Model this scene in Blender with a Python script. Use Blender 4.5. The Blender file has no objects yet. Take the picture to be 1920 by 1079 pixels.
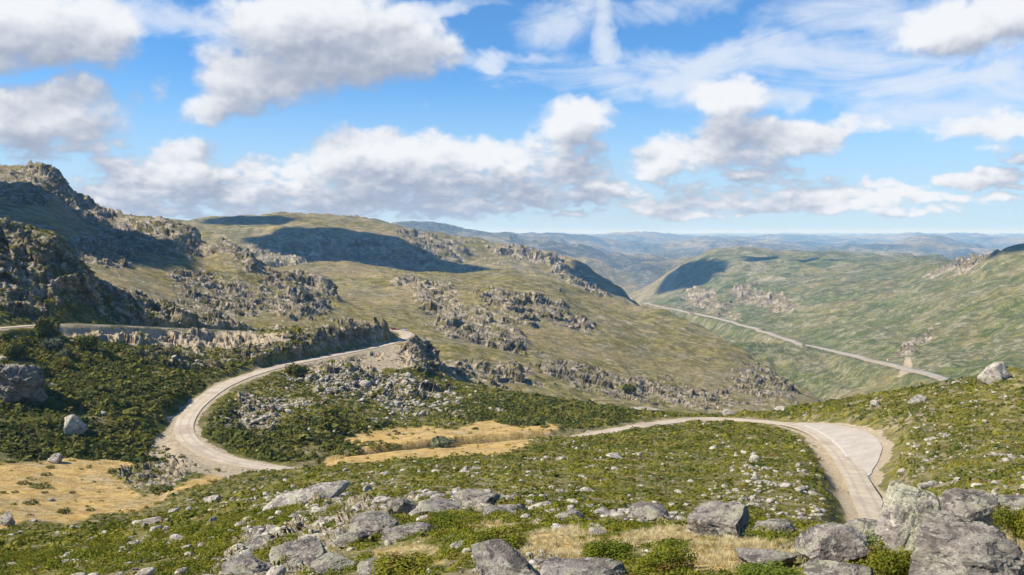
import bpy, math, random
import numpy as np
from mathutils import Vector, Matrix
random.seed(7); rng = np.random.default_rng(11)
C = bpy.context.scene.collection
F = 1598.0; PITCH = math.atan((539.5-438)/F)
SUN_AZ, SUN_EL = math.radians(-101), math.radians(44)     # azimuth clockwise from the view direction (+Y)
SUN = np.array([math.sin(SUN_AZ)*math.cos(SUN_EL), math.cos(SUN_AZ)*math.cos(SUN_EL), math.sin(SUN_EL)])

# ------------------------------------------------------------------ camera geometry helpers
def ray(px, py):
    px = np.asarray(px, float); py = np.asarray(py, float)
    x = (px-960)/F; v = (539.5-py)/F
    y = math.cos(PITCH) + v*math.sin(PITCH)
    z = -math.sin(PITCH) + v*math.cos(PITCH)
    return np.arctan2(x, y), z/np.hypot(x, y)            # azimuth, slope (z per horizontal metre)
def project(x, y, z):
    d = y*math.cos(PITCH) - z*math.sin(PITCH)
    v = y*math.sin(PITCH) + z*math.cos(PITCH)
    ok = d > 1e-3
    d = np.where(ok, d, 1e-3)
    return np.where(ok, 960+F*x/d, -9999), np.where(ok, 539.5-F*v/d, 9999)
def P3(px, py, D):
    a, s = ray(px, py); return np.array([D*math.sin(a), D*math.cos(a), D*s])

# ------------------------------------------------------------------ noise
def _h(ix, iy, iz, seed):
    h = (ix.astype(np.uint32)*np.uint32(374761393) + iy.astype(np.uint32)*np.uint32(668265263)
         + iz.astype(np.uint32)*np.uint32(2147483647) + np.uint32(seed*1013904223 % 4294967295))
    h = (h ^ (h >> np.uint32(13)))*np.uint32(1274126177)
    h = (h ^ (h >> np.uint32(16)))*np.uint32(2246822519)
    return h ^ (h >> np.uint32(15))
def n2(x, y, seed=0):
    x = np.asarray(x, np.float64); y = np.asarray(y, np.float64)
    fx = np.floor(x); fy = np.floor(y); ix = fx.astype(np.int64); iy = fy.astype(np.int64)
    x = (x-fx).astype(np.float32); y = (y-fy).astype(np.float32)
    u = x*x*x*(x*(x*6-15)+10); v = y*y*y*(y*(y*6-15)+10)
    zz = np.zeros_like(ix)
    def g(dx, dy):
        a = _h(ix+dx, iy+dy, zz, seed).astype(np.float32)*np.float32(2*math.pi/4294967296)
        return np.cos(a)*(x-dx)+np.sin(a)*(y-dy)
    a = g(0,0); b = g(1,0); c = g(0,1); d = g(1,1)
    return ((a+(b-a)*u)*(1-v)+(c+(d-c)*u)*v)*1.5
def n3(x, y, z, seed=0):
    fx = np.floor(x); fy = np.floor(y); fz = np.floor(z)
    ix = fx.astype(np.int64); iy = fy.astype(np.int64); iz = fz.astype(np.int64)
    x = (x-fx).astype(np.float32); y = (y-fy).astype(np.float32); z = (z-fz).astype(np.float32)
    u = x*x*(3-2*x); v = y*y*(3-2*y); w = z*z*(3-2*z)
    def g(dx, dy, dz):
        h = _h(ix+dx, iy+dy, iz+dz, seed)
        gx = (h & np.uint32(1023)).astype(np.float32)/511.5-1
        gy = ((h >> np.uint32(10)) & np.uint32(1023)).astype(np.float32)/511.5-1
        gz = ((h >> np.uint32(20)) & np.uint32(1023)).astype(np.float32)/511.5-1
        return gx*(x-dx)+gy*(y-dy)+gz*(z-dz)
    L = lambda a, b, t: a+(b-a)*t
    return L(L(L(g(0,0,0), g(1,0,0), u), L(g(0,1,0), g(1,1,0), u), v),
             L(L(g(0,0,1), g(1,0,1), u), L(g(0,1,1), g(1,1,1), u), v), w)*1.3
def vor(x, y, z, seed=0):
    """blocks: every cell of a jittered grid is a plane with its own height and tilt"""
    fx = np.floor(x-.5); fy = np.floor(y-.5); fz = np.floor(z-.5)
    ix = fx.astype(np.int64); iy = fy.astype(np.int64); iz = fz.astype(np.int64)
    x = (x-fx).astype(np.float32); y = (y-fy).astype(np.float32); z = (z-fz).astype(np.float32)
    best = np.full(x.shape, 9., np.float32); val = np.zeros(x.shape, np.float32); c = np.float32(1/1023.)
    for dx in (0,1):
        for dy in (0,1):
            for dz in (0,1):
                h = _h(ix+dx, iy+dy, iz+dz, seed)
                jx = (h & np.uint32(1023)).astype(np.float32)*c; jy = ((h >> np.uint32(10)) & np.uint32(1023)).astype(np.float32)*c; jz = ((h >> np.uint32(20)) & np.uint32(1023)).astype(np.float32)*c
                ex = x-dx-.15-.7*jx; ey = y-dy-.15-.7*jy; ez = z-dz-.15-.7*jz
                d = ex*ex+ey*ey+ez*ez; u = d < best
                hh = (jx*7.13+jy*3.7+jz*5.1) % 1.0
                v = (hh*2-1)*.8+1.1*((jy*9.7 % 1.0-.5)*ex+(jz*6.3 % 1.0-.5)*ey+(jx*8.9 % 1.0-.5)*ez)
                val = np.where(u, v, val); best = np.where(u, d, best)
    return val
def fb(x, y, seed=0, o=4):
    t = 0; a = 1
    for k in range(o):
        t = t+a*n2(x*2**k, y*2**k, seed+k); a *= .5
    return t
def lodn(rel, seed, o=4, pers=.6):
    """fractal noise whose largest lumps are about rel times the distance wide"""
    t = np.zeros(X.shape, np.float32); nrm = np.zeros(X.shape, np.float32); L2 = np.log2(D*rel)
    for k in range(-6, 15):
        r = k-L2
        w = np.where(r > 0, np.clip(1-r, 0, 1), np.where(r > -o+1, pers**(-r), np.clip(r+o, 0, 1)*pers**(o-1)))
        m = w > .01
        if not m.any(): continue
        lam = 2.**k; t[m] += w[m]*n2(X[m]/lam, Y[m]/lam, seed+k+20); nrm[m] += w[m]**2
    return t/np.sqrt(np.maximum(nrm, 1e-3))
def sst(a, b, x):
    t = np.clip((x-a)/(b-a), 0, 1); return t*t*(3-2*t)

# ------------------------------------------------------------------ the relief: each hill is a set of contour lines
# (px, py, D): the direction in which a point of the hill is seen and its horizontal distance in metres
LAYERS = []
def layer(lines, front=.5, back=.5): LAYERS.append((lines, front, back))
# rocky hilltop the viewer stands on
layer([
 [(-600,2400,1.5),(2500,2400,1.5)],
 [(-300,1300,13),(0,1250,13),(400,1190,12),(900,1160,9),(1300,1140,8),(1700,1120,7.6),(1920,1120,7.6),(2300,1120,7.6)],
 [(-300,1079,36),(0,1076,36),(400,1075,25),(700,1072,18),(900,1072,14),(1300,1072,11.5),(1700,1072,10.5),(1920,1072,10.5),(2300,1060,10.5)],
 [(-300,1040,66),(0,1040,66),(400,1025,42),(700,1000,30),(900,1000,24),(1100,1005,20),(1300,1015,18),(1500,1025,17),(1700,1020,16),(1920,1010,15),(2300,1000,15)],
 [(-300,1012,105),(0,1010,105),(300,975,85),(450,950,70),(600,935,56),(760,935,47),(900,925,42),(1000,940,38),(1100,952,34),(1300,972,29),(1500,990,27),(1650,990,24),(1800,965,23),(1920,950,23),(2300,940,23)],
], back=.55)
# heather slope, meadows, road bend, lay-by hillside
layer([
 [(-400,1075,50),(0,1065,52),(400,1010,58),(600,975,62),(760,965,64),(900,955,74),(1100,962,88),(1300,980,95),(1500,1000,100),(1640,1005,125),(1750,960,125),(1920,930,120),(2300,930,120)],
 [(-400,1020,160),(0,1000,170),(150,990,178),(300,965,188),(450,925,195),(540,902,200),(600,884,205),(700,870,215),(800,857,230),(900,846,246),(1000,833,262),(1045,829,272),(1100,820,290),(1200,806,312),(1330,792,340),(1440,798,315),(1500,814,288),(1560,852,248),(1610,925,195),(1640,985,155),(1700,935,165),(1800,900,175),(1920,880,185),(2300,860,190)],
 [(-400,868,250),(0,866,252),(230,860,262),(300,850,268),(340,835,275),(400,868,258),(450,875,250),(600,868,252),(650,832,278),(800,802,310),(940,795,318),(1050,800,312),(1200,797,322),(1330,786,352),(1440,791,330),(1520,800,300),(1600,815,265),(1650,840,240),(1720,830,232),(1800,810,240),(1920,800,245),(2300,780,250)],
 [(-400,740,300),(0,742,302),(200,735,306),(330,740,316),(390,775,302),(440,760,312),(500,770,306),(600,760,312),(800,755,355),(1000,772,350),(1200,782,345),(1330,782,362),(1450,781,345),(1600,765,306),(1700,752,296),(1800,738,290),(1920,725,290),(2300,700,290)],
 [(-400,630,350),(0,622,366),(100,616,386),(250,625,412),(300,650,400),(360,690,372),(440,720,345),(520,692,380),(620,672,430),(700,658,470),(750,644,500),(775,640,512),(810,680,490),(850,710,460),(920,728,430),(1000,742,405),(1100,757,392),(1200,769,382),(1330,780,374),(1420,773,366),(1480,765,360),(1600,745,340),(1700,728,325),(1780,713,315),(1840,703,310),(1920,690,310),(2300,670,310)],
], back=.45)
# rocky bank between the lower and the upper road, and the shelf of the upper road
layer([
 [(120,690,345),(200,700,340),(330,712,345),(430,708,356),(520,685,388),(620,664,438),(700,650,477),(735,640,500),(760,636,515),(775,640,520)],
 [(120,645,362),(200,655,364),(330,672,372),(430,655,400),(470,655,410),(540,628,433),(620,615,462),(690,615,492),(722,618,505),(738,632,512),(760,632,522),(775,638,528)],
 [(120,617,388),(200,620,402),(330,630,428),(430,628,452),(480,625,462),(540,612,470),(580,606,478),(620,603,485),(690,606,502),(722,612,512),(738,629,520),(760,628,528),(775,634,534)],
 [(120,608,400),(200,612,412),(330,618,445),(430,623,472),(540,626,508),(620,628,530),(700,624,546),(738,617,556),(760,617,552),(775,628,545)],
], front=.8, back=.55)
# dark crag over the upper road
layer([
 [(-400,620,355),(0,612,372),(100,603,396),(250,608,425),(400,616,458),(540,622,512),(600,640,530)],
 [(-400,540,385),(0,560,402),(100,560,412),(250,585,438),(400,605,470),(540,620,520),(600,640,540)],
 [(-400,480,410),(0,480,425),(80,490,428),(125,500,430),(160,520,436),(250,565,455),(400,600,480),(540,619,528),(600,640,550)],
 [(-400,380,470),(0,404,452),(40,407,450),(75,418,448),(105,424,446),(128,452,446),(150,482,448),(170,512,450),(230,540,462),(270,552,468),(320,575,475),(380,594,485),(430,606,492),(540,618,535),(600,640,560)],
], front=.6, back=.7)
# upper left mountain, hollow and the rocky ridge to its right
layer([
 [(-400,600,540),(100,585,560),(200,580,565),(320,600,565),(430,632,545),(560,640,570),(700,645,610),(800,700,580),(900,760,580)],
 [(-400,500,650),(100,505,650),(150,510,660),(250,535,650),(340,550,690),(430,590,650),(560,600,660),(700,615,720),(800,650,640),(900,740,620)],
 [(-400,430,800),(0,405,830),(90,415,840),(150,440,850),(200,455,860),(260,478,850),(320,488,860),(380,510,830),(450,535,800),(560,548,820),(620,575,830),(700,600,800),(800,640,700),(900,730,680)],
 [(-400,310,1150),(0,304,1150),(70,306,1150),(92,312,1150),(108,328,1148),(125,345,1140),(170,374,1130),(215,399,1110),(260,404,1100),(300,407,1090),(330,415,1070),(355,430,1050),(382,455,1010),(410,452,960),(440,456,940),(470,476,930),(502,500,920),(530,508,915),(565,516,910),(600,520,890),(622,540,870),(660,566,860),(720,600,850),(800,640,800),(900,730,720)],
], back=.6)
# long middle spur
layer([
 [(350,650,560),(600,670,560),(750,690,545),(850,718,520),(950,748,520),(1100,766,560),(1300,777,620),(1450,780,660),(1560,780,700),(1700,800,720)],
 [(350,600,700),(620,600,740),(750,610,740),(850,650,650),(1000,690,650),(1100,710,680),(1200,722,720),(1300,728,760),(1400,735,780),(1480,745,800),(1545,758,830),(1700,810,840)],
 [(350,560,900),(500,560,900),(650,548,1000),(750,562,950),(800,580,900),(850,590,880),(950,612,850),(1050,622,880),(1150,635,900),(1250,655,930),(1350,682,920),(1450,716,890),(1535,752,870),(1700,815,870)],
 [(350,530,1150),(500,530,1150),(650,520,1250),(800,530,1120),(870,548,1000),(900,552,980),(1000,562,1000),(1050,575,1000),(1100,595,1020),(1200,615,1050),(1280,628,1050),(1350,652,1000),(1450,706,935),(1537,752,885),(1700,815,880)],
 [(350,510,1400),(480,500,1400),(540,496,1450),(590,492,1500),(650,490,1500),(720,498,1500),(790,506,1500),(860,514,1550),(950,510,1650),(1030,520,1650),(1100,545,1550),(1150,559,1480),(1190,572,1400),(1240,580,1320),(1280,590,1250),(1340,622,1130),(1400,660,1040),(1450,692,980),(1500,723,920),(1540,751,890),(1620,790,890),(1700,820,890)],
], back=.45)
# broad mountain beyond it
layer([
 [(150,520,1900),(500,522,2000),(700,532,2000),(860,535,1950),(1000,545,1900),(1100,565,1850),(1195,590,1800),(1300,640,1750)],
 [(150,490,2300),(500,495,2200),(700,498,2250),(800,512,2200),(850,514,2200),(950,505,2200),(1050,525,2150),(1120,547,2050),(1195,580,1950),(1300,640,1850)],
 [(150,450,2600),(450,445,2450),(560,440,2400),(650,436,2450),(740,450,2400),(800,470,2400),(840,492,2350),(900,485,2500),(1000,500,2400),(1100,530,2250),(1195,575,2050),(1300,640,1900)],
 [(150,430,2700),(450,425,2650),(560,422,2600),(650,424,2650),(740,438,2600),(800,450,2600),(860,460,2600),(920,464,2700),(1000,480,2600),(1080,505,2500),(1150,545,2300),(1195,574,2150),(1300,640,1950)],
 [(150,440,2900),(200,425,2900),(320,411,2900),(380,407,2900),(440,401,2900),(520,397,2900),(600,401,2900),(680,407,2900),(740,420,2900),(790,433,2850),(850,441,2850),(900,446,2800),(960,455,2750),(1010,466,2700),(1060,478,2650),(1100,495,2600),(1140,519,2450),(1170,545,2350),(1197,573,2200),(1230,600,2100),(1300,650,2000)],
], back=.5)
# valley and its far right side
layer([
 [(1000,700,4600),(1120,600,4700),(1190,575,4700),(1220,582,4000),(1280,602,3200),(1350,632,2500),(1400,662,2100),(1450,702,1800),(1500,738,1550),(1560,762,1400),(1700,790,1150),(1920,820,1000),(2400,850,900)],
 [(1000,690,4900),(1120,590,4950),(1190,563,4900),(1250,578,3450),(1340,597,2900),(1440,625,2250),(1500,645,2000),(1600,668,1700),(1700,692,1480),(1790,722,1250),(1920,765,1080),(2400,820,950)],
 [(1000,680,5500),(1120,585,5500),(1190,556,5500),(1250,560,4200),(1340,565,3500),(1440,585,2950),(1500,595,2600),(1600,612,2150),(1700,632,1830),(1800,652,1600),(1920,665,1450),(2400,690,1300)],
 [(1000,675,6000),(1120,582,6000),(1190,552,6000),(1250,532,5000),(1340,512,4400),(1440,525,3900),(1500,532,3500),(1600,545,2950),(1700,556,2450),(1800,560,2050),(1920,565,1850),(2400,570,1700)],
 [(1000,670,6200),(1120,580,6200),(1190,550,6150),(1210,540,6000),(1245,518,5600),(1290,492,5300),(1345,480,4900),(1390,485,4700),(1440,488,4600),(1500,492,4500),(1600,495,4300),(1700,502,3600),(1800,500,2700),(1850,492,2400),(1920,490,2250),(2400,470,2000)],
 [(1000,670,6500),(1120,580,6500),(1190,550,6400),(1210,541,6200),(1245,519,5800),(1290,490,5600),(1345,469,5500),(1390,462,5500),(1440,466,5600),(1500,470,5600),(1600,476,5500),(1700,480,5200),(1790,487,4600),(1818,485,3400),(1850,474,2750),(1880,463,2550),(1920,457,2500),(2400,430,2400)],
], back=.35)
# faint ridge in the distance
layer([
 [(500,470,7000),(800,465,7000),(1000,480,7000),(1150,510,7000)],
 [(500,450,7800),(800,440,7800),(930,452,7800),(1000,463,7800),(1150,495,7600)],
 [(500,440,8600),(690,432,8600),(780,426,8600),(820,423,8600),(850,424,8600),(885,431,8600),(925,441,8500),(1000,456,8300),(1150,490,8000)],
], back=.1)
layer([
 [(-1000,600,6600),(3000,600,6600)],
 [(-1000,560,7600),(3000,560,7600)],
 [(-1000,532,9500),(3000,532,9500)],
 [(-1000,505,12500),(3000,505,12500)],
 [(-1000,482,16500),(3000,482,16500)],
 [(-1000,462,23000),(3000,462,23000)],
 [(-1000,449,34000),(3000,449,34000)],
 [(-1000,443,48000),(3000,443,48000)],
 [(-1000,440.5,75000),(3000,440.5,75000)],
], back=.0)
def far_ridge(D_, crest, drop=26, back=.12):
    layer([[(x, y+drop, D_*.80) for x, y in crest], [(x, y+drop*.35, D_*.91) for x, y in crest], [(x, y, D_) for x, y in crest]], back=back)
far_ridge(8300, [(900,470),(960,466),(1010,470),(1060,480),(1100,492),(1140,508),(1175,528),(1200,552),(1230,590)], 40)
far_ridge(8600, [(1120,580),(1165,548),(1200,524),(1240,503),(1275,488),(1310,480),(1400,478),(1500,480)], 40)
far_ridge(11000, [(1000,500),(1050,482),(1090,474),(1130,478),(1160,490),(1190,505),(1215,525),(1240,550)], 30)
far_ridge(12500, [(1080,520),(1120,500),(1160,482),(1200,470),(1230,466),(1260,470),(1300,474),(1360,466),(1420,464),(1480,470)], 30)
far_ridge(15000, [(900,458),(940,448),(975,440),(1000,438.5),(1030,440),(1065,445),(1110,450),(1150,458),(1220,480)], 18)
far_ridge(17000, [(1060,478),(1110,466),(1150,460),(1200,456),(1250,462),(1290,456),(1340,450),(1400,452),(1450,458),(1500,455),(1560,460),(1640,468)], 16)
far_ridge(15500, [(1540,480),(1600,466),(1650,457),(1700,450),(1735,447.5),(1790,452),(1850,460),(1920,468),(2100,480)], 20)
far_ridge(26000, [(1040,455),(1090,446),(1130,440),(1180,436.5),(1225,437),(1280,441),(1340,445),(1420,443),(1480,440),(1540,444),(1600,446),(1660,443),(1720,440),(1800,443),(1900,446),(2100,450)], 9)

NL = 1500
Lg = np.linspace(math.log(1.0), math.log(70000), NL)
az_f = np.linspace(ray(-150,600)[0], ray(2070,600)[0], 1480)
AZMAX = math.pi
outer = np.linspace(az_f[-1], AZMAX, 50)[1:]
AZ = np.concatenate([-outer[::-1], az_f, outer])
def ctrl_eval(azs):
    azs = np.clip(azs, ray(-700,600)[0], ray(2600,600)[0])
    S = np.full((len(azs), NL), -1e9)
    Dg = np.exp(Lg)
    for li, (lines, fr, bk) in enumerate(LAYERS):
        sl = []; ll = []
        for ln in lines:
            a, s = ray([p[0] for p in ln], [p[1] for p in ln])
            # lines fall away beyond their ends
            a = np.array(a); s = np.array(s); d = np.log([p[2] for p in ln])
            si = np.interp(azs, a, s); di = np.interp(azs, a, d)
            if li not in (0, 1, 8) and li < 9:
                si = si - .9*np.maximum(0, azs-a[-1]) * (li != 6) - .9*np.maximum(0, a[0]-azs) * (li in (2, 4+1, 6, 7, 5))
            sl.append(si); ll.append(di)
        for k in range(1, len(ll)): ll[k] = np.maximum(ll[k], ll[k-1]+.008)
        sl = np.array(sl); ll = np.array(ll)
        for i in range(len(azs)):
            D0 = math.exp(ll[0,i]); DN = math.exp(ll[-1,i])
            s = np.interp(Lg, ll[:,i], sl[:,i])
            f = Lg < ll[0,i]; b = Lg > ll[-1,i]
            s[f] = (sl[0,i]*D0 - fr*(D0-Dg[f]))/Dg[f]
            s[b] = (sl[-1,i]*DN - bk*(Dg[b]-DN))/Dg[b]
            S[i] = np.maximum(S[i], s)
    return S
NC = 560
azc = np.linspace(AZ[49], AZ[-50], NC)
S = ctrl_eval(azc)
k = np.array([.25,.5,.25])
for _ in range(2): S[:,1:-1] = .25*S[:,:-2]+.5*S[:,1:-1]+.25*S[:,2:]
S[1:-1] = .25*S[:-2]+.5*S[1:-1]+.25*S[2:]
# fine columns
fi = np.clip((AZ-azc[0])/(azc[1]-azc[0]), 0, NC-1.001); i0 = fi.astype(int); ft = (fi-i0)[:,None]
SF = S[i0]*(1-ft)+S[i0+1]*ft
# behind the viewer the hill simply carries on
NR = 1240
def smooth0(A, n):
    for _ in range(n): A[1:-1] = .25*A[:-2]+.5*A[1:-1]+.25*A[2:]
    return A
dS = np.abs(np.diff(SF, axis=1, prepend=SF[:,:1]))*F
vis = SF >= np.maximum.accumulate(SF, axis=1)-.002
W = dS*np.where(vis, 1.0, .1)+.09
W[:, Lg > math.log(4500)] += .45
W[:, Lg < math.log(7)] = .02
W = smooth0(W, 6)
cum = np.cumsum(W, axis=1)
LR = np.empty((len(AZ), NR)); SR = np.empty_like(LR)
for i in range(len(AZ)):
    t = np.linspace(cum[i,0], cum[i,-1], NR)
    LR[i] = np.interp(t, cum[i], Lg)
    SR[i] = np.interp(LR[i], Lg, SF[i])
D = np.exp(LR); A2 = AZ[:,None]
X = D*np.sin(A2); Y = D*np.cos(A2); Z = D*SR
print('grid', X.shape)

# ------------------------------------------------------------------ roads
def smooth_path(pts, step):
    pts = np.array(pts, float); n = len(pts)
    out = []
    for i in range(n-1):
        p0 = pts[max(i-1,0)]; p1 = pts[i]; p2 = pts[i+1]; p3 = pts[min(i+2,n-1)]
        m = max(2, int(np.linalg.norm(p2-p1)/step))
        for j in range(m):
            t = j/m
            out.append(.5*((2*p1)+(-p0+p2)*t+(2*p0-5*p1+4*p2-p3)*t*t+(-p0+3*p1-3*p2+p3)*t**3))
    out.append(pts[-1]); return np.array(out)
main_px = [(1668,1040,120),(1650,985,150),(1622,930,185),(1596,880,222),(1566,840,255),(1530,812,285),(1490,797,308),(1430,790,330),(1370,786,348),(1320,785,354),(1260,791,342),(1180,803,322),(1100,818,303),(1040,832,292),(1000,845,288),(900,868,275),(780,885,262),(680,890,250),(600,887,243),(560,884,241),(500,880,243),(430,868,251),(380,850,261),(348,826,274),(340,800,290),(352,775,304),(378,752,318),(410,728,338),(455,708,358),(515,690,384),(570,678,408),(620,668,434),(680,656,468),(730,646,497),(758,636,516),(768,627,533),(760,620,548),(740,617.5,556),(700,623,546),(620,627,528),(540,625,502),(470,622,478),(400,619,456),(325,615.5,436),(250,612,415),(175,608.5,398),(100,608,385),(50,611,376),(0,616,368),(-60,621,360),(-140,626,352)]
main = smooth_path([P3(*p) for p in main_px], 4.0)
for _ in range(12): main[1:-1] = .25*main[:-2]+.5*main[1:-1]+.25*main[2:]
valley_px = [(1960,785,1030),(1850,742,1150),(1790,722,1250),(1745,707,1360),(1700,692,1480),(1640,677,1600),(1600,668,1700),(1550,657,1850),(1500,645,2000),(1440,625,2250),(1390,610,2550),(1340,597,2900),(1290,586,3180),(1250,578,3450),(1210,569,4200)]
valley = smooth_path([P3(*p) for p in valley_px], 14.0)
vq = np.arange(len(valley)); valley[:,0] += 9*n2(vq*.11, vq*0+.5, 3)+5*n2(vq*.31, vq*0+.5, 4); valley[:,1] += 9*n2(vq*.09, vq*0+.7, 6)
for _ in range(3): valley[1:-1] = .25*valley[:-2]+.5*valley[1:-1]+.25*valley[2:]
def road_field(path, half, far):
    """distance to a road's centre line and the road height there, for the terrain vertices within reach"""
    dist = np.full(X.shape, 1e6); rz = np.zeros(X.shape)
    lo = path.min(0)-far; hi = path.max(0)+far
    idx = np.nonzero((X > lo[0]) & (X < hi[0]) & (Y > lo[1]) & (Y < hi[1]) & (D > 60))
    xs = X[idx]; ys = Y[idx]; best = np.full(len(xs), 1e6); bz = np.zeros(len(xs))
    order = np.argsort(xs); xs_s = xs[order]
    for i in range(len(path)-1):
        a = path[i]; b = path[i+1]
        l = np.searchsorted(xs_s, min(a[0],b[0])-far); r = np.searchsorted(xs_s, max(a[0],b[0])+far)
        if r <= l: continue
        o = order[l:r]; yy = ys[o]; m = (yy > min(a[1],b[1])-far) & (yy < max(a[1],b[1])+far)
        o = o[m]
        if len(o) == 0: continue
        dx, dy = b[0]-a[0], b[1]-a[1]; L2 = dx*dx+dy*dy
        t = np.clip(((xs[o]-a[0])*dx+(ys[o]-a[1])*dy)/L2, 0, 1)
        d = np.hypot(xs[o]-a[0]-t*dx, ys[o]-a[1]-t*dy)
        u = d < best[o]; oo = o[u]
        best[oo] = d[u]; bz[oo] = a[2]+t[u]*(b[2]-a[2])
    dist[idx] = best; rz[idx] = bz
    return dist, rz
PX0, PY0 = project(X, Y, Z)
HALF = 2.8
dist, rz = road_field(main, HALF, 16)
w = 1-sst(HALF+1.4, HALF+6.5, dist)
Z = Z*(1-w)+(rz-.12)*w
distv, rzv = road_field(valley, 5, 50)
wv = 1-sst(12, 55, distv)
Z = Z*(1-wv)+(rzv-.6)*wv
# lay-by surface: a flat apron beside the road
lay_px = [(1490,794,310),(1520,796,306),(1560,803,296),(1595,811,284),(1622,821,273),(1640,833,263),(1651,846,252),(1653,858,243),(1645,873,230),(1633,889,217),(1624,905,204),(1622,918,193),(1606,905,204),(1590,880,222),(1566,848,250),(1535,818,280)]
lay = np.array([P3(*p) for p in lay_px])
M_ = np.c_[lay[:,0], lay[:,1], np.ones(len(lay))]
near = main[(main[:,1] > 180) & (main[:,0] > 95)]
M2_ = np.c_[near[:,0], near[:,1], np.ones(len(near))]
coef = np.linalg.lstsq(np.vstack([M2_]), near[:,2], rcond=None)[0]
lay[:,2] = M_@coef
def poly_sd(px, py, poly):
    """signed distance to polygon, negative inside"""
    d = np.full(px.shape, 1e12); ins = np.zeros(px.shape, bool); n = len(poly)
    for i in range(n):
        ax, ay = poly[i][:2]; bx, by = poly[(i+1)%n][:2]
        ex, ey = bx-ax, by-ay; wx, wy = px-ax, py-ay
        t = np.clip((wx*ex+wy*ey)/(ex*ex+ey*ey+1e-12), 0, 1)
        d = np.minimum(d, (wx-ex*t)**2+(wy-ey*t)**2)
        c = ((ay <= py) & (by > py)) | ((ay > py) & (by <= py))
        ins ^= c & (px < (bx-ax)*(py-ay)/(by-ay+1e-12)+ax)
    d = np.sqrt(d); return np.where(ins, -d, d)
sel = (X > 40) & (X < 190) & (Y > 140) & (Y < 340)
sd = np.full(X.shape, 1e6); sd[sel] = poly_sd(X[sel], Y[sel], lay)
wl = 1-sst(1.5, 9, sd)
Z = Z*(1-wl)+(coef[0]*X+coef[1]*Y+coef[2]-.14)*wl
flat = np.maximum(np.maximum(w, wl), wv)

# ------------------------------------------------------------------ ground cover zones (where rock, dry grass, gravel, shrubs grow)
PX, PY = project(X, Y, Z)
wob = fb(X/9, Y/9, 50, 3)
def ell(cx, cy, rx, ry, d0, d1, rot=0):
    c, s_ = math.cos(math.radians(rot)), math.sin(math.radians(rot))
    dx, dy = PX-cx, PY-cy
    q = np.hypot((dx*c+dy*s_)/rx, (-dx*s_+dy*c)/ry)
    return np.where((D > d0) & (D < d1), np.clip(1.6-1.15*q, 0, 1), 0)
rock = np.zeros(X.shape)
for e in [(40,500,120,105,340,560),(230,570,160,45,380,560,22),(400,608,120,12,430,560,5),(60,335,80,40,900,1250),(170,392,70,26,900,1250,30),(290,432,115,28,850,1250),(375,470,60,14,850,1100),(200,470,90,30,700,1000),
          (470,480,50,30,800,1000,40),(560,530,70,28,750,1000,10),(430,560,90,35,620,850),(560,570,60,30,620,850),(360,520,40,20,650,1000),
          (640,640,110,36,400,530,-4),(480,660,90,22,380,480,-15),(400,640,160,18,380,480),(310,670,110,26,360,440,5),(260,636,150,9,360,440,1),(790,670,50,34,430,560,50),(560,680,90,18,360,440,-14),(640,700,60,20,330,420),
          (820,565,50,36,780,1150,40),(905,620,100,40,700,1050,20),(990,573,90,30,800,1100,12),(1075,603,50,13,850,1100,20),(940,700,85,22,480,720,5),(870,690,40,16,480,700),(1230,735,150,22,600,1000,8),(1430,722,60,34,650,1000,10),(1090,700,90,16,600,900,10),
          (760,528,30,8,900,1300),
          (650,478,240,35,2000,2600),(820,455,70,14,2100,2900,10),(1085,528,70,20,1900,2600,40),(1000,480,80,14,2100,2900,10),(530,470,60,20,2000,2700),
          (1330,570,60,25,2800,4500,30),(1430,560,70,20,2600,4500,15),(1720,645,60,12,1500,2300,-35),(1800,500,70,14,2300,5000,-25),
          (48,712,55,40,260,340),(470,780,75,36,270,350,10),(700,725,150,28,300,420,5),(300,885,70,26,215,262,-8),
          (520,1040,160,60,15,60,-25),(660,985,100,40,20,60,-20),(800,955,110,26,20,60),(930,935,90,18,25,60),(960,1060,120,34,10,26,10),(1560,1040,120,36,8,24),(1230,965,60,16,22,40),(1340,990,60,22,15,30),(1800,1020,120,60,8,24),(1440,1055,60,20,8,24),(560,935,120,14,55,90,-5)]:
    rock = np.maximum(rock, ell(*e))
rk_n = lodn(.05, 60, 6, .75)
slopeR = np.where((D > 430) & (D < 2900) & (PX < 1560), .09, 0.)
rock = sst(.22, .72, rock*.66+.46*rk_n-.10*(rock < .02)+slopeR)
gx = np.gradient(Z, axis=1)/np.maximum(np.gradient(D, axis=1), 1e-6)
rock *= .25+.75*sst(HALF+2, HALF+9, dist)
rock = np.clip(rock + sst(.75, 1.2, gx)*.6*(D > 300)*(D < 3000), 0, 1)*(1-flat)
def poly_px(pts, d0, d1, soft=7, wobble=12):
    m = (D > d0) & (D < d1)
    o = np.zeros(X.shape)
    o[m] = 1-sst(-soft, soft, poly_sd(PX[m]+wobble*wob[m], (PY[m]+.35*wobble*wob[m])*1.0, pts))
    return o
dry = poly_px([(-200,868),(0,868),(60,868),(110,858),(170,862),(232,860),(250,868),(205,888),(232,908),(275,936),(345,905),(385,892),(440,885),(445,893),(380,905),(300,940),(258,958),(180,965),(125,985),(60,975),(0,995),(-200,1000)], 150, 275, 3, 8)
dry = np.maximum(dry, poly_px([(640,830),(665,812),(700,806),(780,800),(850,804),(870,800),(925,786),(950,798),(1000,800),(1030,792),(1050,806),(1000,828),(960,850),(840,858),(760,868),(690,876),(640,880),(600,872),(620,856),(690,846)], 220, 335, 3, 8))
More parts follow.
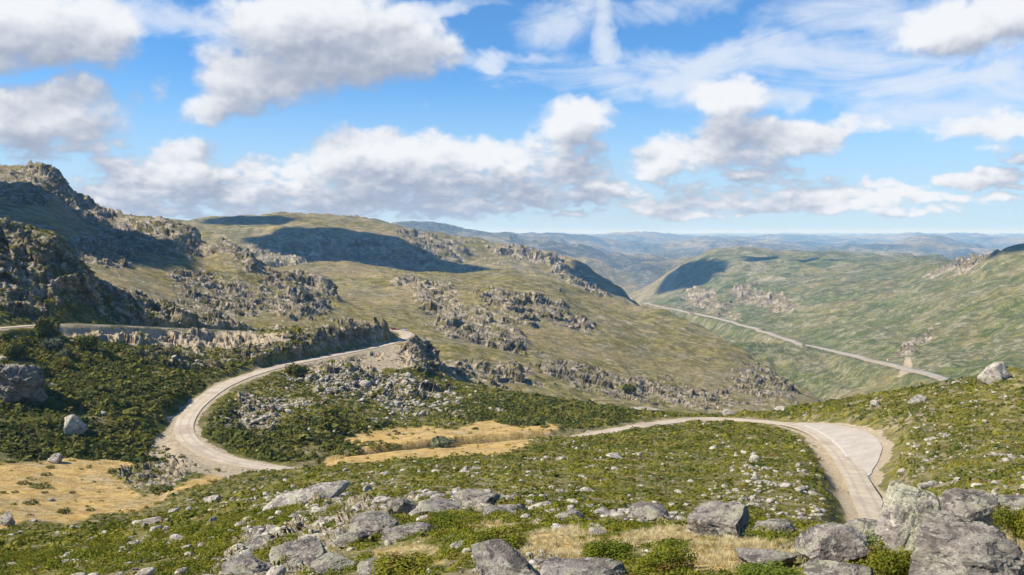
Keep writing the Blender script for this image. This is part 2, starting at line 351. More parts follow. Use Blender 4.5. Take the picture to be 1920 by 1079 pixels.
for pts in [[(980,1000),(1060,985),(1130,1010),(1180,1000),(1270,985),(1300,1000),(1320,1040),(1250,1020),(1190,1030),(1130,1060),(1050,1050),(985,1045)],[(1290,1010),(1420,1015),(1500,1035),(1480,1079),(1280,1079)],[(690,1030),(760,1015),(830,1030),(850,1060),(760,1060),(700,1050)],[(1880,1000),(1920,985),(1980,1000),(1980,1090),(1875,1090)],[(1400,940),(1430,935),(1430,960)],[(860,980),(930,975),(960,1000),(890,1000)]]:
    dry = np.maximum(dry, poly_px(pts, 8, 45, 8, 25))
grav = 1-sst(HALF+.6, HALF+3.0, dist+1.4*wob)
grav = np.maximum(grav, 1-sst(1.0, 4.0, sd+1.5*wob))
grav = np.maximum(grav, 1-sst(4.5, 11, distv+5*wob))
for pts in [[(1692,690),(1699,668),(1706,668),(1712,697),(1683,706)]]:
    grav = np.maximum(grav, poly_px(pts, 1200, 1700, 3, 3))
for pts in [[(264,866),(280,845),(296,815),(325,796),(350,830),(400,870),(470,886),(430,897),(350,884),(312,862),(290,862)],[(100,612),(540,628),(540,640),(420,655),(300,650),(150,640),(110,640)],[(560,690),(640,665),(740,645),(760,655),(780,690),(700,696),(600,700)],[(1520,830),(1545,850),(1590,910),(1640,985),(1600,985),(1560,920),(1530,860)],[(1655,850),(1668,848),(1650,890),(1625,915)]]:
    grav = np.maximum(grav, poly_px(pts, 140, 560, 4, 9))
grav *= 1-.0*rock
shrub = np.zeros(X.shape)
for e in [(130,760,230,120,255,380,0),(330,800,60,60,250,350,0),(330,590,10,5,1,2,0)]:
    shrub = np.maximum(shrub, ell(*e))
shrub = np.maximum(shrub, .55*ell(560,830,200,40,250,350)); shrub = np.maximum(shrub, .6*ell(1000,770,150,30,300,420))
shrub = np.clip(shrub*(1+1.3*fb(X/13, Y/13, 44, 4)), 0, 1)*(1-.7*rock)
# moist dark heath on the shaded north slopes of the far hills


# ------------------------------------------------------------------ surface relief, finer and finer towards the viewer
def octaves(lams, lo, hi, fn, amp):
    tot = np.zeros(X.shape, np.float32)
    for q, lam in enumerate(lams):
        r = lam/D
        wgt = sst(lo*.6, lo*1.4, r)*(1-sst(hi*.6, hi*1.4, r))
        m = wgt > .01
        if not m.any(): continue
        tot[m] += (wgt[m]*lam*fn(m, lam, q)*amp[m]).astype(np.float32)
    return tot
lams = [0.08*2**k for k in range(0, 17)]
base_amp = np.where(D < 60, .05, np.where(D < 450, .055, .055))*(1-flat)*(1-.8*dry)*(1-.6*grav)
Z = Z + octaves(lams, .0022, .05, lambda m, lam, q: n2(X[m]/lam, Y[m]/lam, 100+q), base_amp)
big = np.where(D > 600, .06, 0)*sst(600, 1200, D)*(1-flat)
Z = Z + octaves([60*1.8**k for k in range(0,7)], .03, .12, lambda m, lam, q: .5-np.abs(n2(X[m]/lam, Y[m]/lam, 150+q))*2, big*np.where((PX > 1250) & (D > 1200), .8, .6))
farm = sst(4300, 6500, D)*(1-sst(50000, 70000, D))*((D > 5800) | (PY < 560))
inv = np.maximum(sst(6300, 8200, D), sst(4300, 6000, D)*(1-sst(1120, 1230, PX)))
for lam, am, sdn in [(3300,120,2),(1500,75,3),(700,38,4),(350,16,5)]:
    m = inv > 0
    Z[m] += inv[m]*am*(.55-2.0*np.abs(n2(X[m]/lam, Y[m]/lam, 300+sdn)))*np.clip(1.15-np.abs(D[m]-9500)*0/1e4, 0, 1)*(1-.75*sst(9000,24000,D[m]))
# joints and blocks of the granite: push the surface along its normal
def normals():
    P = np.stack([X, Y, Z], -1)
    du = np.gradient(P, axis=0); dv = np.gradient(P, axis=1)
    n = np.cross(dv, du); n *= np.sign(n[...,2:3]+1e-12); n /= np.linalg.norm(n, axis=-1, keepdims=True)+1e-12
    return n
N = normals()
disp = octaves([.12*1.9**k for k in range(0, 14)], .0032, .045,
               lambda m, lam, q: .62*vor(X[m]/lam+.4*Y[m]/lam, Y[m]/lam-.2*X[m]/lam, Z[m]/lam*.6+.15*X[m]/lam, 200+q)+(.45-np.abs(n3(X[m]/lam, Y[m]/lam, Z[m]/lam*.45, 230+q))*2.0)*.32, rock*np.where(D < 560, .54, .34))
lim = .02*D; disp = np.clip(disp, -lim, lim)
NN = N.copy(); NN[...,1] -= .35; NN /= np.linalg.norm(NN, axis=-1, keepdims=True)
X = X+NN[...,0]*disp; Y = Y+NN[...,1]*disp; Z = Z+NN[...,2]*disp*.8
del NN, N
NCOL = len(AZ)
co = np.stack([X, Y, Z], -1).reshape(-1, 3).astype(np.float32)
ii = np.arange(NCOL*NR).reshape(NCOL, NR)
# each face: (i,j),(i+1,j),(i+1,j+1),(i,j+1): columns run clockwise, rows outward
q = np.stack([ii[:-1,:-1], ii[:-1,1:], ii[1:,1:], ii[1:,:-1]], -1).reshape(-1, 4)[:, ::-1]
def np_mesh(name, co, faces, smooth=True):
    me = bpy.data.meshes.new(name); nf = len(faces); kf = faces.shape[1]
    me.vertices.add(len(co)); me.vertices.foreach_set('co', np.ascontiguousarray(co, np.float32).ravel())
    me.loops.add(nf*kf); me.loops.foreach_set('vertex_index', np.ascontiguousarray(faces, np.int32).ravel())
    me.polygons.add(nf); me.polygons.foreach_set('loop_start', np.arange(0, nf*kf, kf, dtype=np.int32))
    me.update(calc_edges=True)
    me.polygons.foreach_set('use_smooth', np.full(nf, bool(smooth)))
    return me
def link(name, me, mat, parent=None, **props):
    o = bpy.data.objects.new(name, me); C.objects.link(o)
    if mat and not me.materials: me.materials.append(mat)
    if parent: o.parent = parent
    for a, b in props.items(): o[a] = b
    return o

# surface lookup
def ground(px, py, dmin=2):
    a, s_ = ray(px, py); i = int(np.argmin(np.abs(AZ-a)))
    d = np.hypot(X[i], Y[i]); sl = Z[i]/np.maximum(d, .1)
    k_ = np.nonzero((sl >= s_) & (d > dmin))[0]
    if len(k_) == 0: k_ = [np.argmax(sl)]
    j = k_[0]; t = 1.0
    if j > 0 and sl[j] > sl[j-1] and d[j-1] > dmin: t = float(np.clip((s_-sl[j-1])/(sl[j]-sl[j-1]), 0, 1))
    p = np.array([X[i,j-1]*(1-t)+X[i,j]*t, Y[i,j-1]*(1-t)+Y[i,j]*t, Z[i,j-1]*(1-t)+Z[i,j]*t])
    return p
def gz(x, y):
    a = math.atan2(x, y); i = int(np.argmin(np.abs(AZ-a))); d = np.hypot(X[i], Y[i])
    return float(np.interp(math.hypot(x, y), d, Z[i]))

# ------------------------------------------------------------------ materials
def mat(name):
    m = bpy.data.materials.new(name); m.use_nodes = True; nt = m.node_tree
    return m, nt, nt.nodes['Principled BSDF']
class G:
    def __init__(s, nt): s.nt = nt
    def n(s, t, **kw):
        x = s.nt.nodes.new(t)
        for a, b in kw.items(): setattr(x, a, b)
        return x
    def put(s, sock, v):
        if hasattr(v, 'links') or isinstance(v, bpy.types.NodeSocket): s.nt.links.new(v, sock)
        elif v is not None: sock.default_value = v
    def m(s, op, a, b=None, c=None, clamp=False):
        x = s.n('ShaderNodeMath', operation=op, use_clamp=clamp)
        s.put(x.inputs[0], a)
        if b is not None: s.put(x.inputs[1], b)
        if c is not None: s.put(x.inputs[2], c)
        return x.outputs[0]
    def vm(s, op, a, b=None, out=0):
        x = s.n('ShaderNodeVectorMath', operation=op); s.put(x.inputs[0], a)
        if b is not None:
            if op == 'SCALE': s.put(x.inputs['Scale'], b)
            else: s.put(x.inputs[1], b)
        return x.outputs[out]
    def noise(s, vec, scale, detail=4, rough=.55, dist=0, out=0):
        x = s.n('ShaderNodeTexNoise'); s.put(x.inputs['Vector'], vec); s.put(x.inputs['Scale'], scale)
        x.inputs['Detail'].default_value = detail; x.inputs['Roughness'].default_value = rough; x.inputs['Distortion'].default_value = dist
        return x.outputs[out]
    def step(s, a, lo, hi, t0=0., t1=1.):
        x = s.n('ShaderNodeMapRange', interpolation_type='SMOOTHSTEP'); s.put(x.inputs[0], a); s.put(x.inputs[1], lo); s.put(x.inputs[2], hi)
        x.inputs[3].default_value = t0; x.inputs[4].default_value = t1; return x.outputs[0]
    def mix(s, f, a, b):
        x = s.n('ShaderNodeMix', data_type='RGBA'); s.put(x.inputs[0], f)
        s.put(x.inputs[6], a if not isinstance(a, tuple) else (*a, 1)); s.put(x.inputs[7], b if not isinstance(b, tuple) else (*b, 1)); return x.outputs[2]
def dist_scale(g, geo):
    """distance of the point from the origin of the world, used only to pick which size of clump is drawn"""
    return g.vm('LENGTH', geo, out=1)

def rock_colour(g, v, sc):
    n1 = g.noise(v, sc, 5, .6); n2_ = g.noise(v, sc*4.3, 5, .65); n3_ = g.noise(v, sc*.35, 3, .5)
    c = g.mix(g.step(n1, .38, .62), (.16,.14,.125), (.40,.365,.33))
    c = g.mix(g.step(n2_, .52, .66, 0, .75), c, (.09,.082,.075))
    c = g.mix(g.step(n3_, .5, .62, 0, .6), c, (.36,.345,.20))
    c = g.mix(g.step(g.noise(v, sc*9, 3, .6), .6, .7, 0, .6), c, (.55,.52,.46))
    return c
def terrain_mat():
    m, nt, b = mat('hill_ground'); g = G(nt)
    geo = g.n('ShaderNodeNewGeometry'); pos = geo.outputs['Position']; nrm = geo.outputs['Normal']
    at = g.n('ShaderNodeAttribute', attribute_name='zone'); sep = g.n('ShaderNodeSeparateColor'); nt.links.new(at.outputs['Color'], sep.inputs[0])
    R, DR, GR = sep.outputs[0], sep.outputs[1], sep.outputs[2]; SH = at.outputs['Alpha']
    at2 = g.n('ShaderNodeAttribute', attribute_name='far'); FAR = at2.outputs['Fac']
    at3 = g.n('ShaderNodeAttribute', attribute_name='grain'); GRN = at3.outputs['Fac']      # 1/size of the vegetation clumps
    l0 = g.m('FLOOR', GRN); fr = g.m('SUBTRACT', GRN, l0); inv = g.m('SUBTRACT', 1., fr)
    nrmf = g.m('DIVIDE', 1., g.m('SQRT', g.m('ADD', g.m('MULTIPLY', fr, fr), g.m('MULTIPLY', inv, inv))))
    v0 = g.vm('SCALE', pos, g.m('POWER', 2., g.m('MULTIPLY', l0, -1.))); v1 = g.vm('SCALE', v0, .5)
    v0 = g.vm('ADD', v0, (17.3, 5.1, 9.7)); v1 = g.vm('ADD', v1, (17.3, 5.1, 9.7))
    def ln(sc, det, ro, dist=0):
        a_ = g.noise(v0, sc, det, ro, dist); b_ = g.noise(v1, sc, det, ro, dist)
        t_ = g.m('ADD', g.m('MULTIPLY', g.m('SUBTRACT', a_, .5), inv), g.m('MULTIPLY', g.m('SUBTRACT', b_, .5), fr))
        return g.m('MULTIPLY_ADD', t_, nrmf, .5)
    nA = ln(1.0, 5, .6); nB = ln(3.1, 4, .65); nC = ln(9.0, 3, .65); nD = ln(.22, 4, .6); v = v0
    big = g.noise(pos, .004, 5, .6)
    grass = g.mix(g.step(nA, .40, .60), (.085,.095,.010), (.23,.195,.035))
    grass = g.mix(g.step(nC, .48, .64, 0, .8), grass, (.042,.050,.011))
    grass = g.mix(g.step(nB, .54, .68, 0, .55), grass, (.17,.175,.015))
    grass = g.mix(g.step(nD, .50, .66, 0, .55), grass, (.24,.165,.075))
    faro = g.mix(g.step(nA, .38, .62), (.115,.112,.006), (.30,.24,.036))
    faro = g.mix(g.step(nC, .46, .62, 0, .6), faro, (.055,.062,.012))
    faro = g.mix(g.step(big, .46, .62, 0, .8), faro, (.33,.255,.12))
    faro = g.mix(g.step(nD, .52, .66, 0, .6), faro, (.095,.125,.018))
    faro = g.mix(g.step(ln(.55, 4, .65), .49, .60, 0, .5), faro, (.225,.18,.11))
    at5 = g.n('ShaderNodeAttribute', attribute_name='green')
    gr2 = g.mix(g.step(nA, .35, .65), (.032,.072,.006), (.110,.145,.018)); gr2 = g.mix(g.step(nB, .55, .68, 0, .6), gr2, (.26,.20,.085))
    faro = g.mix(at5.outputs['Fac'], faro, gr2)
    at4 = g.n('ShaderNodeAttribute', attribute_name='wood')
    faro = g.mix(at4.outputs['Fac'], faro, (.010,.030,.018))
    grass = g.mix(FAR, grass, faro)
    grass = g.mix(g.m('MULTIPLY', SH, g.step(nB, .35, .6, .3, .9)), grass, (.060,.075,.013))
    tan = g.mix(g.step(nA, .35, .65), (.48,.31,.085), (.66,.46,.17))
    tan = g.mix(g.step(nB, .5, .7, 0, .5), tan, (.27,.20,.075))
    grv = g.mix(g.step(nB, .35, .65), (.35,.28,.18), (.50,.42,.30)); grv = g.mix(g.step(nC, .55, .68, 0, .5), grv, (.20,.15,.11))
    rk = g.mix(g.step(nA, .38, .62), (.15,.125,.09), (.46,.395,.31))
    rk = g.mix(g.step(nC, .52, .66, 0, .75), rk, (.085,.073,.06))
    rk = g.mix(g.step(nB, .56, .68, 0, .6), rk, (.50,.45,.37))
    rk = g.mix(g.step(ln(1.7, 4, .65, .5), .46, .58, 0, .85), rk, (.17,.15,.04))
    # scattered stones showing between the plants
    sp = g.step(g.m('ADD', nC, g.m('MULTIPLY', nD, .45)), .70, .77)
    sp = g.m('MULTIPLY', sp, g.m('SUBTRACT', .8, SH, clamp=True))
    rn = g.m('ADD', g.m('MULTIPLY', R, 1.5), g.m('SUBTRACT', nB, .75))
    fsp = g.m('MULTIPLY', g.m('MULTIPLY', FAR, g.step(g.m('ADD', ln(14., 2, .6), g.m('MULTIPLY', nB, .5)), .79, .87)), .85)
    rmask = g.m('MAXIMUM', g.step(rn, .05, .30), g.m('MAXIMUM', sp, fsp))
    c = g.mix(g.m('MULTIPLY', DR, 1.0), grass, tan)
    c = g.mix(rmask, c, rk)
    gm = g.step(g.m('ADD', GR, g.m('MULTIPLY', g.m('SUBTRACT', nB, .5), .9)), .25, .6)
    c = g.mix(gm, c, grv)
    nt.links.new(c, b.inputs['Base Color']); b.inputs['Roughness'].default_value = .95; b.inputs['Specular IOR Level'].default_value = .12
    bp = g.n('ShaderNodeBump'); bp.inputs['Strength'].default_value = .9
    g.put(bp.inputs['Distance'], g.m('MULTIPLY', .2, g.m('POWER', 2., GRN))); g.put(bp.inputs['Height'], g.m('ADD', nC, nB)); nt.links.new(bp.outputs[0], b.inputs['Normal'])
    return m
M_TERR = terrain_mat()
def simple(name, cols, scale=1., rough=.9, spec=.2, bump=.3, stretch=None):
    """a base colour broken up by two scales of noise"""
    m, nt, b = mat(name); g = G(nt); geo = g.n('ShaderNodeNewGeometry'); v = geo.outputs['Position']
    if stretch: v = g.vm('MULTIPLY', v, stretch)
    a = g.noise(v, scale, 5, .6); d = g.noise(v, scale*5, 4, .6)
    c = g.mix(g.step(a, .35, .65), cols[0], cols[1])
    if len(cols) > 2: c = g.mix(g.step(d, .5, .68, 0, .7), c, cols[2])
    nt.links.new(c, b.inputs['Base Color']); b.inputs['Roughness'].default_value = rough; b.inputs['Specular IOR Level'].default_value = spec
    if bump:
        bp = g.n('ShaderNodeBump'); bp.inputs['Strength'].default_value = bump; bp.inputs['Distance'].default_value = .3/scale
        nt.links.new(d, bp.inputs['Height']); nt.links.new(bp.outputs[0], b.inputs['Normal'])
    return m
def leaf_mat(name, cols, scale=.6, trans=.25):
    m, nt, b = mat(name); g = G(nt); geo = g.n('ShaderNodeNewGeometry'); v = geo.outputs['Position']
    a = g.noise(v, scale, 3, .6); d = g.noise(v, scale*7, 2, .5)
    c = g.mix(g.step(a, .36, .64), cols[0], cols[1]); c = g.mix(g.step(d, .5, .68, 0, .6), c, cols[2])
    if len(cols) > 3: c = g.mix(g.step(g.noise(v, scale*2.3, 4, .6), .56, .66, 0, .7), c, cols[3])
    nt.links.new(c, b.inputs['Base Color']); b.inputs['Roughness'].default_value = .8; b.inputs['Specular IOR Level'].default_value = .15
    if trans:
        tr = g.n('ShaderNodeBsdfTranslucent'); nt.links.new(c, tr.inputs[0]); mx = g.n('ShaderNodeMixShader'); mx.inputs[0].default_value = trans
        out = nt.nodes['Material Output']; nt.links.new(b.outputs[0], mx.inputs[1]); nt.links.new(tr.outputs[0], mx.inputs[2]); nt.links.new(mx.outputs[0], out.inputs[0])
    return m
def boulder_mat(name, sc, tone=1., lich=.5, lt=.47, stretch=None):
    m, nt, b = mat(name); g = G(nt)
    tc = g.n('ShaderNodeTexCoord'); oi = g.n('ShaderNodeObjectInfo'); geo = g.n('ShaderNodeNewGeometry'); v = geo.outputs['Position']
    if stretch: v = g.vm('MULTIPLY', v, stretch)
    n1 = g.noise(v, sc, 6, .62, .4); n2_ = g.noise(v, sc*3.7, 5, .65); n3_ = g.noise(v, sc*.5, 4, .6); n4 = g.noise(v, sc*11, 4, .7); n5 = g.noise(v, sc*1.4, 5, .7, .6)
    t = lambda r, gg, bb: (r*tone, gg*tone, bb*tone)
    c = g.mix(g.step(n1, .36, .64), t(.19,.165,.14), t(.44,.39,.34))
    c = g.mix(g.step(n3_, lt, lt+.12, 0, lich), c, t(.44,.44,.29))
    c = g.mix(g.step(n5, .53, .60, 0, .75), c, t(.085,.078,.075))
    c = g.mix(g.step(n2_, .54, .64, 0, .8), c, t(.60,.56,.46))
    c = g.mix(g.step(n4, .54, .66, 0, .8), c, t(.10,.09,.085))
    vo = g.n('ShaderNodeTexVoronoi', feature='DISTANCE_TO_EDGE'); g.put(vo.inputs['Vector'], g.vm('ADD', v, g.vm('SCALE', g.noise(v, sc*1.2, 4, .65, out=1), 1.1/sc))); vo.inputs['Scale'].default_value = sc*.42
    crack = g.m('MULTIPLY', g.step(vo.outputs['Distance'], .001, .014, 1., 0.), g.step(g.noise(v, sc*.9, 2, .5), .50, .60)); c = g.mix(g.m('MULTIPLY', crack, .6), c, t(.035,.03,.028))
    nt.links.new(c, b.inputs['Base Color']); b.inputs['Roughness'].default_value = .92; b.inputs['Specular IOR Level'].default_value = .2
    bp = g.n('ShaderNodeBump'); bp.inputs['Strength'].default_value = .8; bp.inputs['Distance'].default_value = .12/sc
    nt.links.new(g.m('SUBTRACT', g.m('ADD', n2_, g.m('MULTIPLY', n4, .8)), g.m('MULTIPLY', crack, .8)), bp.inputs['Height']); nt.links.new(bp.outputs[0], b.inputs['Normal'])
    return m
M_BOULD_F = boulder_mat('granite_near', 2.6, .62, .6)
M_BOULD_M = boulder_mat('granite', 1.0, 1.02, .5)
M_ROAD = simple('worn_road', [(.37,.31,.25),(.47,.41,.345),(.32,.26,.21)], .12, .85, .3, .1)
M_ROADV = simple('pale_road', [(.42,.36,.32),(.56,.5,.45),(.3,.24,.2)], .03, .85, .3, .1)
M_APRON = simple('lay_by_tarmac', [(.34,.305,.255),(.39,.355,.30),(.30,.27,.225)], .22, .9, .2, .2)
M_LINE = simple('road_edge_line', [(.46,.42,.36),(.55,.51,.45),(.36,.32,.28)], .5, .8, .3, 0)

# terrain object
me = np_mesh('terrain', co, q)
def fattr(me, name, arr, dt='FLOAT'):
    a = me.attributes.new(name, dt, 'POINT'); a.data.foreach_set('color' if dt == 'FLOAT_COLOR' else 'value', np.ascontiguousarray(arr, np.float32).ravel())
fattr(me, 'zone', np.stack([rock, dry, grav, shrub], -1).reshape(-1, 4), 'FLOAT_COLOR')
fattr(me, 'far', sst(430, 560, D))
fattr(me, 'green', np.clip(sst(1000, 1500, D)*(1-sst(4800, 6000, D))*sst(1150, 1300, PX)*(.95+.8*lodn(.1, 77, 3)), 0, 1))
fattr(me, 'wood', sst(5800, 7200, D)*np.clip(.75+1.8*fb(X/1300, Y/1300, 41, 5), 0, 1))
fattr(me, 'grain', np.log2(np.clip(D*.012, .35, 160)))
terrain = link('terrain', me, M_TERR, kind='structure')
del q, co
print('terrain done')

# ------------------------------------------------------------------ roads as surfaces
def ribbon(name, path, half, m, lift=.06, thick=.35, parent=None, offset=0, crown_=.05):
    d = np.gradient(path, axis=0); d[:,2] = 0; d /= np.linalg.norm(d, axis=1, keepdims=True)
    nrm = np.c_[-d[:,1], d[:,0], np.zeros(len(d))]
    c = path+nrm*offset+np.array([0,0,lift]); T = [-1,-1,-.92,-.7,-.5,-.3,-.1,.1,.3,.5,.7,.92,1,1]; n = len(path)
    rag = 1+.07*np.array([n2(np.array([q_*.31]), np.array([3.3]), 5)[0] for q_ in range(n)])[:,None]
    cols = []
    for k_, t in enumerate(T):
        zz = -thick if k_ in (0, len(T)-1) else crown_*(1-t*t)
        cols.append(c+nrm*half*t*rag+np.array([0,0,zz]))
    V = np.stack(cols, 1).reshape(-1, 3); w_ = len(T); f = []
    for i in range(n-1):
        for k_ in range(w_-1): a = i*w_+k_; f.append((a, a+w_, a+w_+1, a+1))
    me = np_mesh(name, V, np.array(f)[:, ::-1], False)
    fattr(me, 'across', np.tile(np.array(T), n)); 
    return link(name, me, m, parent)
def road_mat(name, cols, sc):
    m, nt, b = mat(name); g = G(nt); v = g.n('ShaderNodeNewGeometry').outputs['Position']; ac = g.m('ABSOLUTE', g.n('ShaderNodeAttribute', attribute_name='across').outputs['Fac'])
    a = g.noise(v, sc, 5, .6); d = g.noise(v, sc*6, 5, .65); e = g.noise(v, sc*.3, 3, .5)
    c = g.mix(g.step(a, .35, .65), cols[0], cols[1]); c = g.mix(g.step(e, .52, .6, 0, .6), c, cols[2])
    tr = g.m('MULTIPLY', g.step(g.m('ABSOLUTE', g.m('SUBTRACT', ac, .45)), .05, .2, 1., 0.), g.step(d, .3, .6))
    c = g.mix(g.m('MULTIPLY', tr, .55), c, cols[3])
    c = g.mix(g.step(g.m('ADD', ac, g.m('MULTIPLY', g.m('SUBTRACT', d, .5), .6)), .82, .98, 0, .7), c, tuple(x*.82 for x in cols[1]))
    c = g.mix(g.step(d, .60, .68, 0, .6), c, cols[2])
    nt.links.new(c, b.inputs['Base Color']); b.inputs['Roughness'].default_value = .9; b.inputs['Specular IOR Level'].default_value = .2
    bp = g.n('ShaderNodeBump'); bp.inputs['Strength'].default_value = .4; bp.inputs['Distance'].default_value = .08; nt.links.new(d, bp.inputs['Height']); nt.links.new(bp.outputs[0], b.inputs['Normal'])
    return m
RC = [(.39,.325,.235),(.47,.405,.305),(.31,.25,.185),(.25,.225,.19)]
M_ROAD = road_mat('worn_road', RC, .25); M_ROADV = road_mat('valley_road_surface', [(.27,.25,.225),(.35,.325,.29),(.24,.2,.15),(.25,.22,.2)], .03)
r = ribbon('mountain_road', main, HALF, M_ROAD, .12); r['kind'] = 'structure'
vv = ribbon('valley_road', valley, 3.2, M_ROADV, 3.0, thick=5); vv['kind'] = 'structure'
# lay-by apron, polygon set above the road shoulder
import bmesh
def poly_mesh(name, pts, m, thick=.3, z_off=0, **props):
    bm = bmesh.new(); top = [bm.verts.new((p[0], p[1], p[2]+z_off)) for p in pts]; bot = [bm.verts.new((p[0], p[1], p[2]+z_off-thick)) for p in pts]
    ft = bm.faces.new(top)
    for i in range(len(pts)): bm.faces.new((top[i], bot[i], bot[(i+1)%len(pts)], top[(i+1)%len(pts)]))
    bm.normal_update()
    if ft.normal.z < 0: bmesh.ops.reverse_faces(bm, faces=bm.faces[:])
    me = bpy.data.meshes.new(name); bm.to_mesh(me); bm.free(); return link(name, me, m, **props)
lp = smooth_path(np.vstack([lay, lay[:1]]), 1.2)[:-1]; lc = lp.mean(0)
for i_ in range(len(lp)): lp[i_,:2] += (lp[i_,:2]-lc[:2])*.03*float(n2(np.array([i_*.35]), np.array([1.5]), 9)[0])
dln = smooth_path([P3(1508,797,303), P3(1521,803,297), P3(1556,824,272), P3(1580,848,250), P3(1588,862,240)], 1.5); dln[:,2] = coef[0]*dln[:,0]+coef[1]*dln[:,1]+coef[2]
poly_mesh('lay_by_pavement', lp, M_APRON, .3, .07, kind='structure')
kb = ribbon('lay_by_kerb', dln, .28, M_LINE, .14, thick=.12, crown_=.02); kb['kind'] = 'structure'

# ------------------------------------------------------------------ boulders
def ico(sub):
    bm = bmesh.new(); bmesh.ops.create_icosphere(bm, subdivisions=sub, radius=1)
    v = np.array([x.co[:] for x in bm.verts]); f = np.array([[y.index for y in x.verts] for x in bm.faces]); bm.free(); return v, f
ICO = {s_: ico(s_) for s_ in (2, 3, 4, 6)}
def rock_shape(seed, sub=4, cuts=9, rough=.12, dims=(1,1,1), planes=()):
    r_ = np.random.default_rng(seed); v, f = ICO[sub]; v = v.copy()
    v = np.sign(v)*np.abs(v)**.8
    for _ in range(cuts):
        n = r_.normal(size=3); n /= np.linalg.norm(n); h = r_.uniform(.42, .8)
        d = v@n-h; v -= np.maximum(d, 0)[:,None]*n*.96
    for n, h in planes:
        n = np.array(n, float); n /= np.linalg.norm(n); d = v@n-h; v -= np.maximum(d, 0)[:,None]*n*.97
    nn = v/np.linalg.norm(v, axis=1, keepdims=True)
    o = seed*3.7
    ds = 0; a = rough*1.3
    for k_ in range(2 if sub < 4 else (3 if sub < 6 else 6)):
        s_ = 1.6*2**k_; t = n3(v[:,0]*s_+o, v[:,1]*s_+o, v[:,2]*s_+o, seed+k_)
        ds = ds+a*(t if k_ < 2 else .5-2*np.abs(t)); a *= .55
    v = v+nn*ds[:,None]
    if sub >= 6: v = v+nn*(.03*vor(v[:,0]*2.2+o, v[:,1]*2.2+o, v[:,2]*3.2+o, seed)+.022*vor(v[:,0]*6+o, v[:,1]*6+o, v[:,2]*9+o, seed+1))[:,None]
    return v*np.array(dims), f
FRONT = []
def big_boulder(px, py, wpx, hpx, D_, seed, label, depth=.9, rot=0, tilt=0, planes=(), cuts=7, rough=.09, name='boulder', m=None, group=None, sub=6, cat='boulder', sink=.25, snap=True):
    """px, py: where its base meets the ground; width and height from the photograph at that distance"""
    p = ground(px, py, D_*.75) if snap else P3(px, py, D_)
    d = math.hypot(p[0], p[1]); w_ = wpx*d/F/2; h_ = hpx*d/F
    v, f = rock_shape(seed, sub, cuts, rough, (1,1,1), planes)
    # scale so that the visible box fits
    R_ = Matrix.Rotation(math.radians(tilt), 3, 'Y') @ Matrix.Rotation(math.radians(rot), 3, 'Z'); v = v@np.array(R_).T
    lo, hi = v.min(0), v.max(0)
    sx = 2*w_/(hi[0]-lo[0]); sz = h_*(1+sink)/(hi[2]-lo[2]); sy = depth*w_*2/(hi[1]-lo[1])
    v = (v-(lo+hi)/2)*np.array([sx, sy, sz]); v[:,2] += -v[:,2].min()-h_*sink
    me = np_mesh(name, v, f, True)
    o = link(name, me, m or (M_BOULD_F if d < 60 else M_BOULD_M), label=label, category=cat)
    o.location = Vector(p); o.rotation_euler.z = -math.atan2(p[0], p[1])
    if group: o['group'] = group
    FRONT.append((p[0], p[1], max(w_, depth*w_)))
    return o
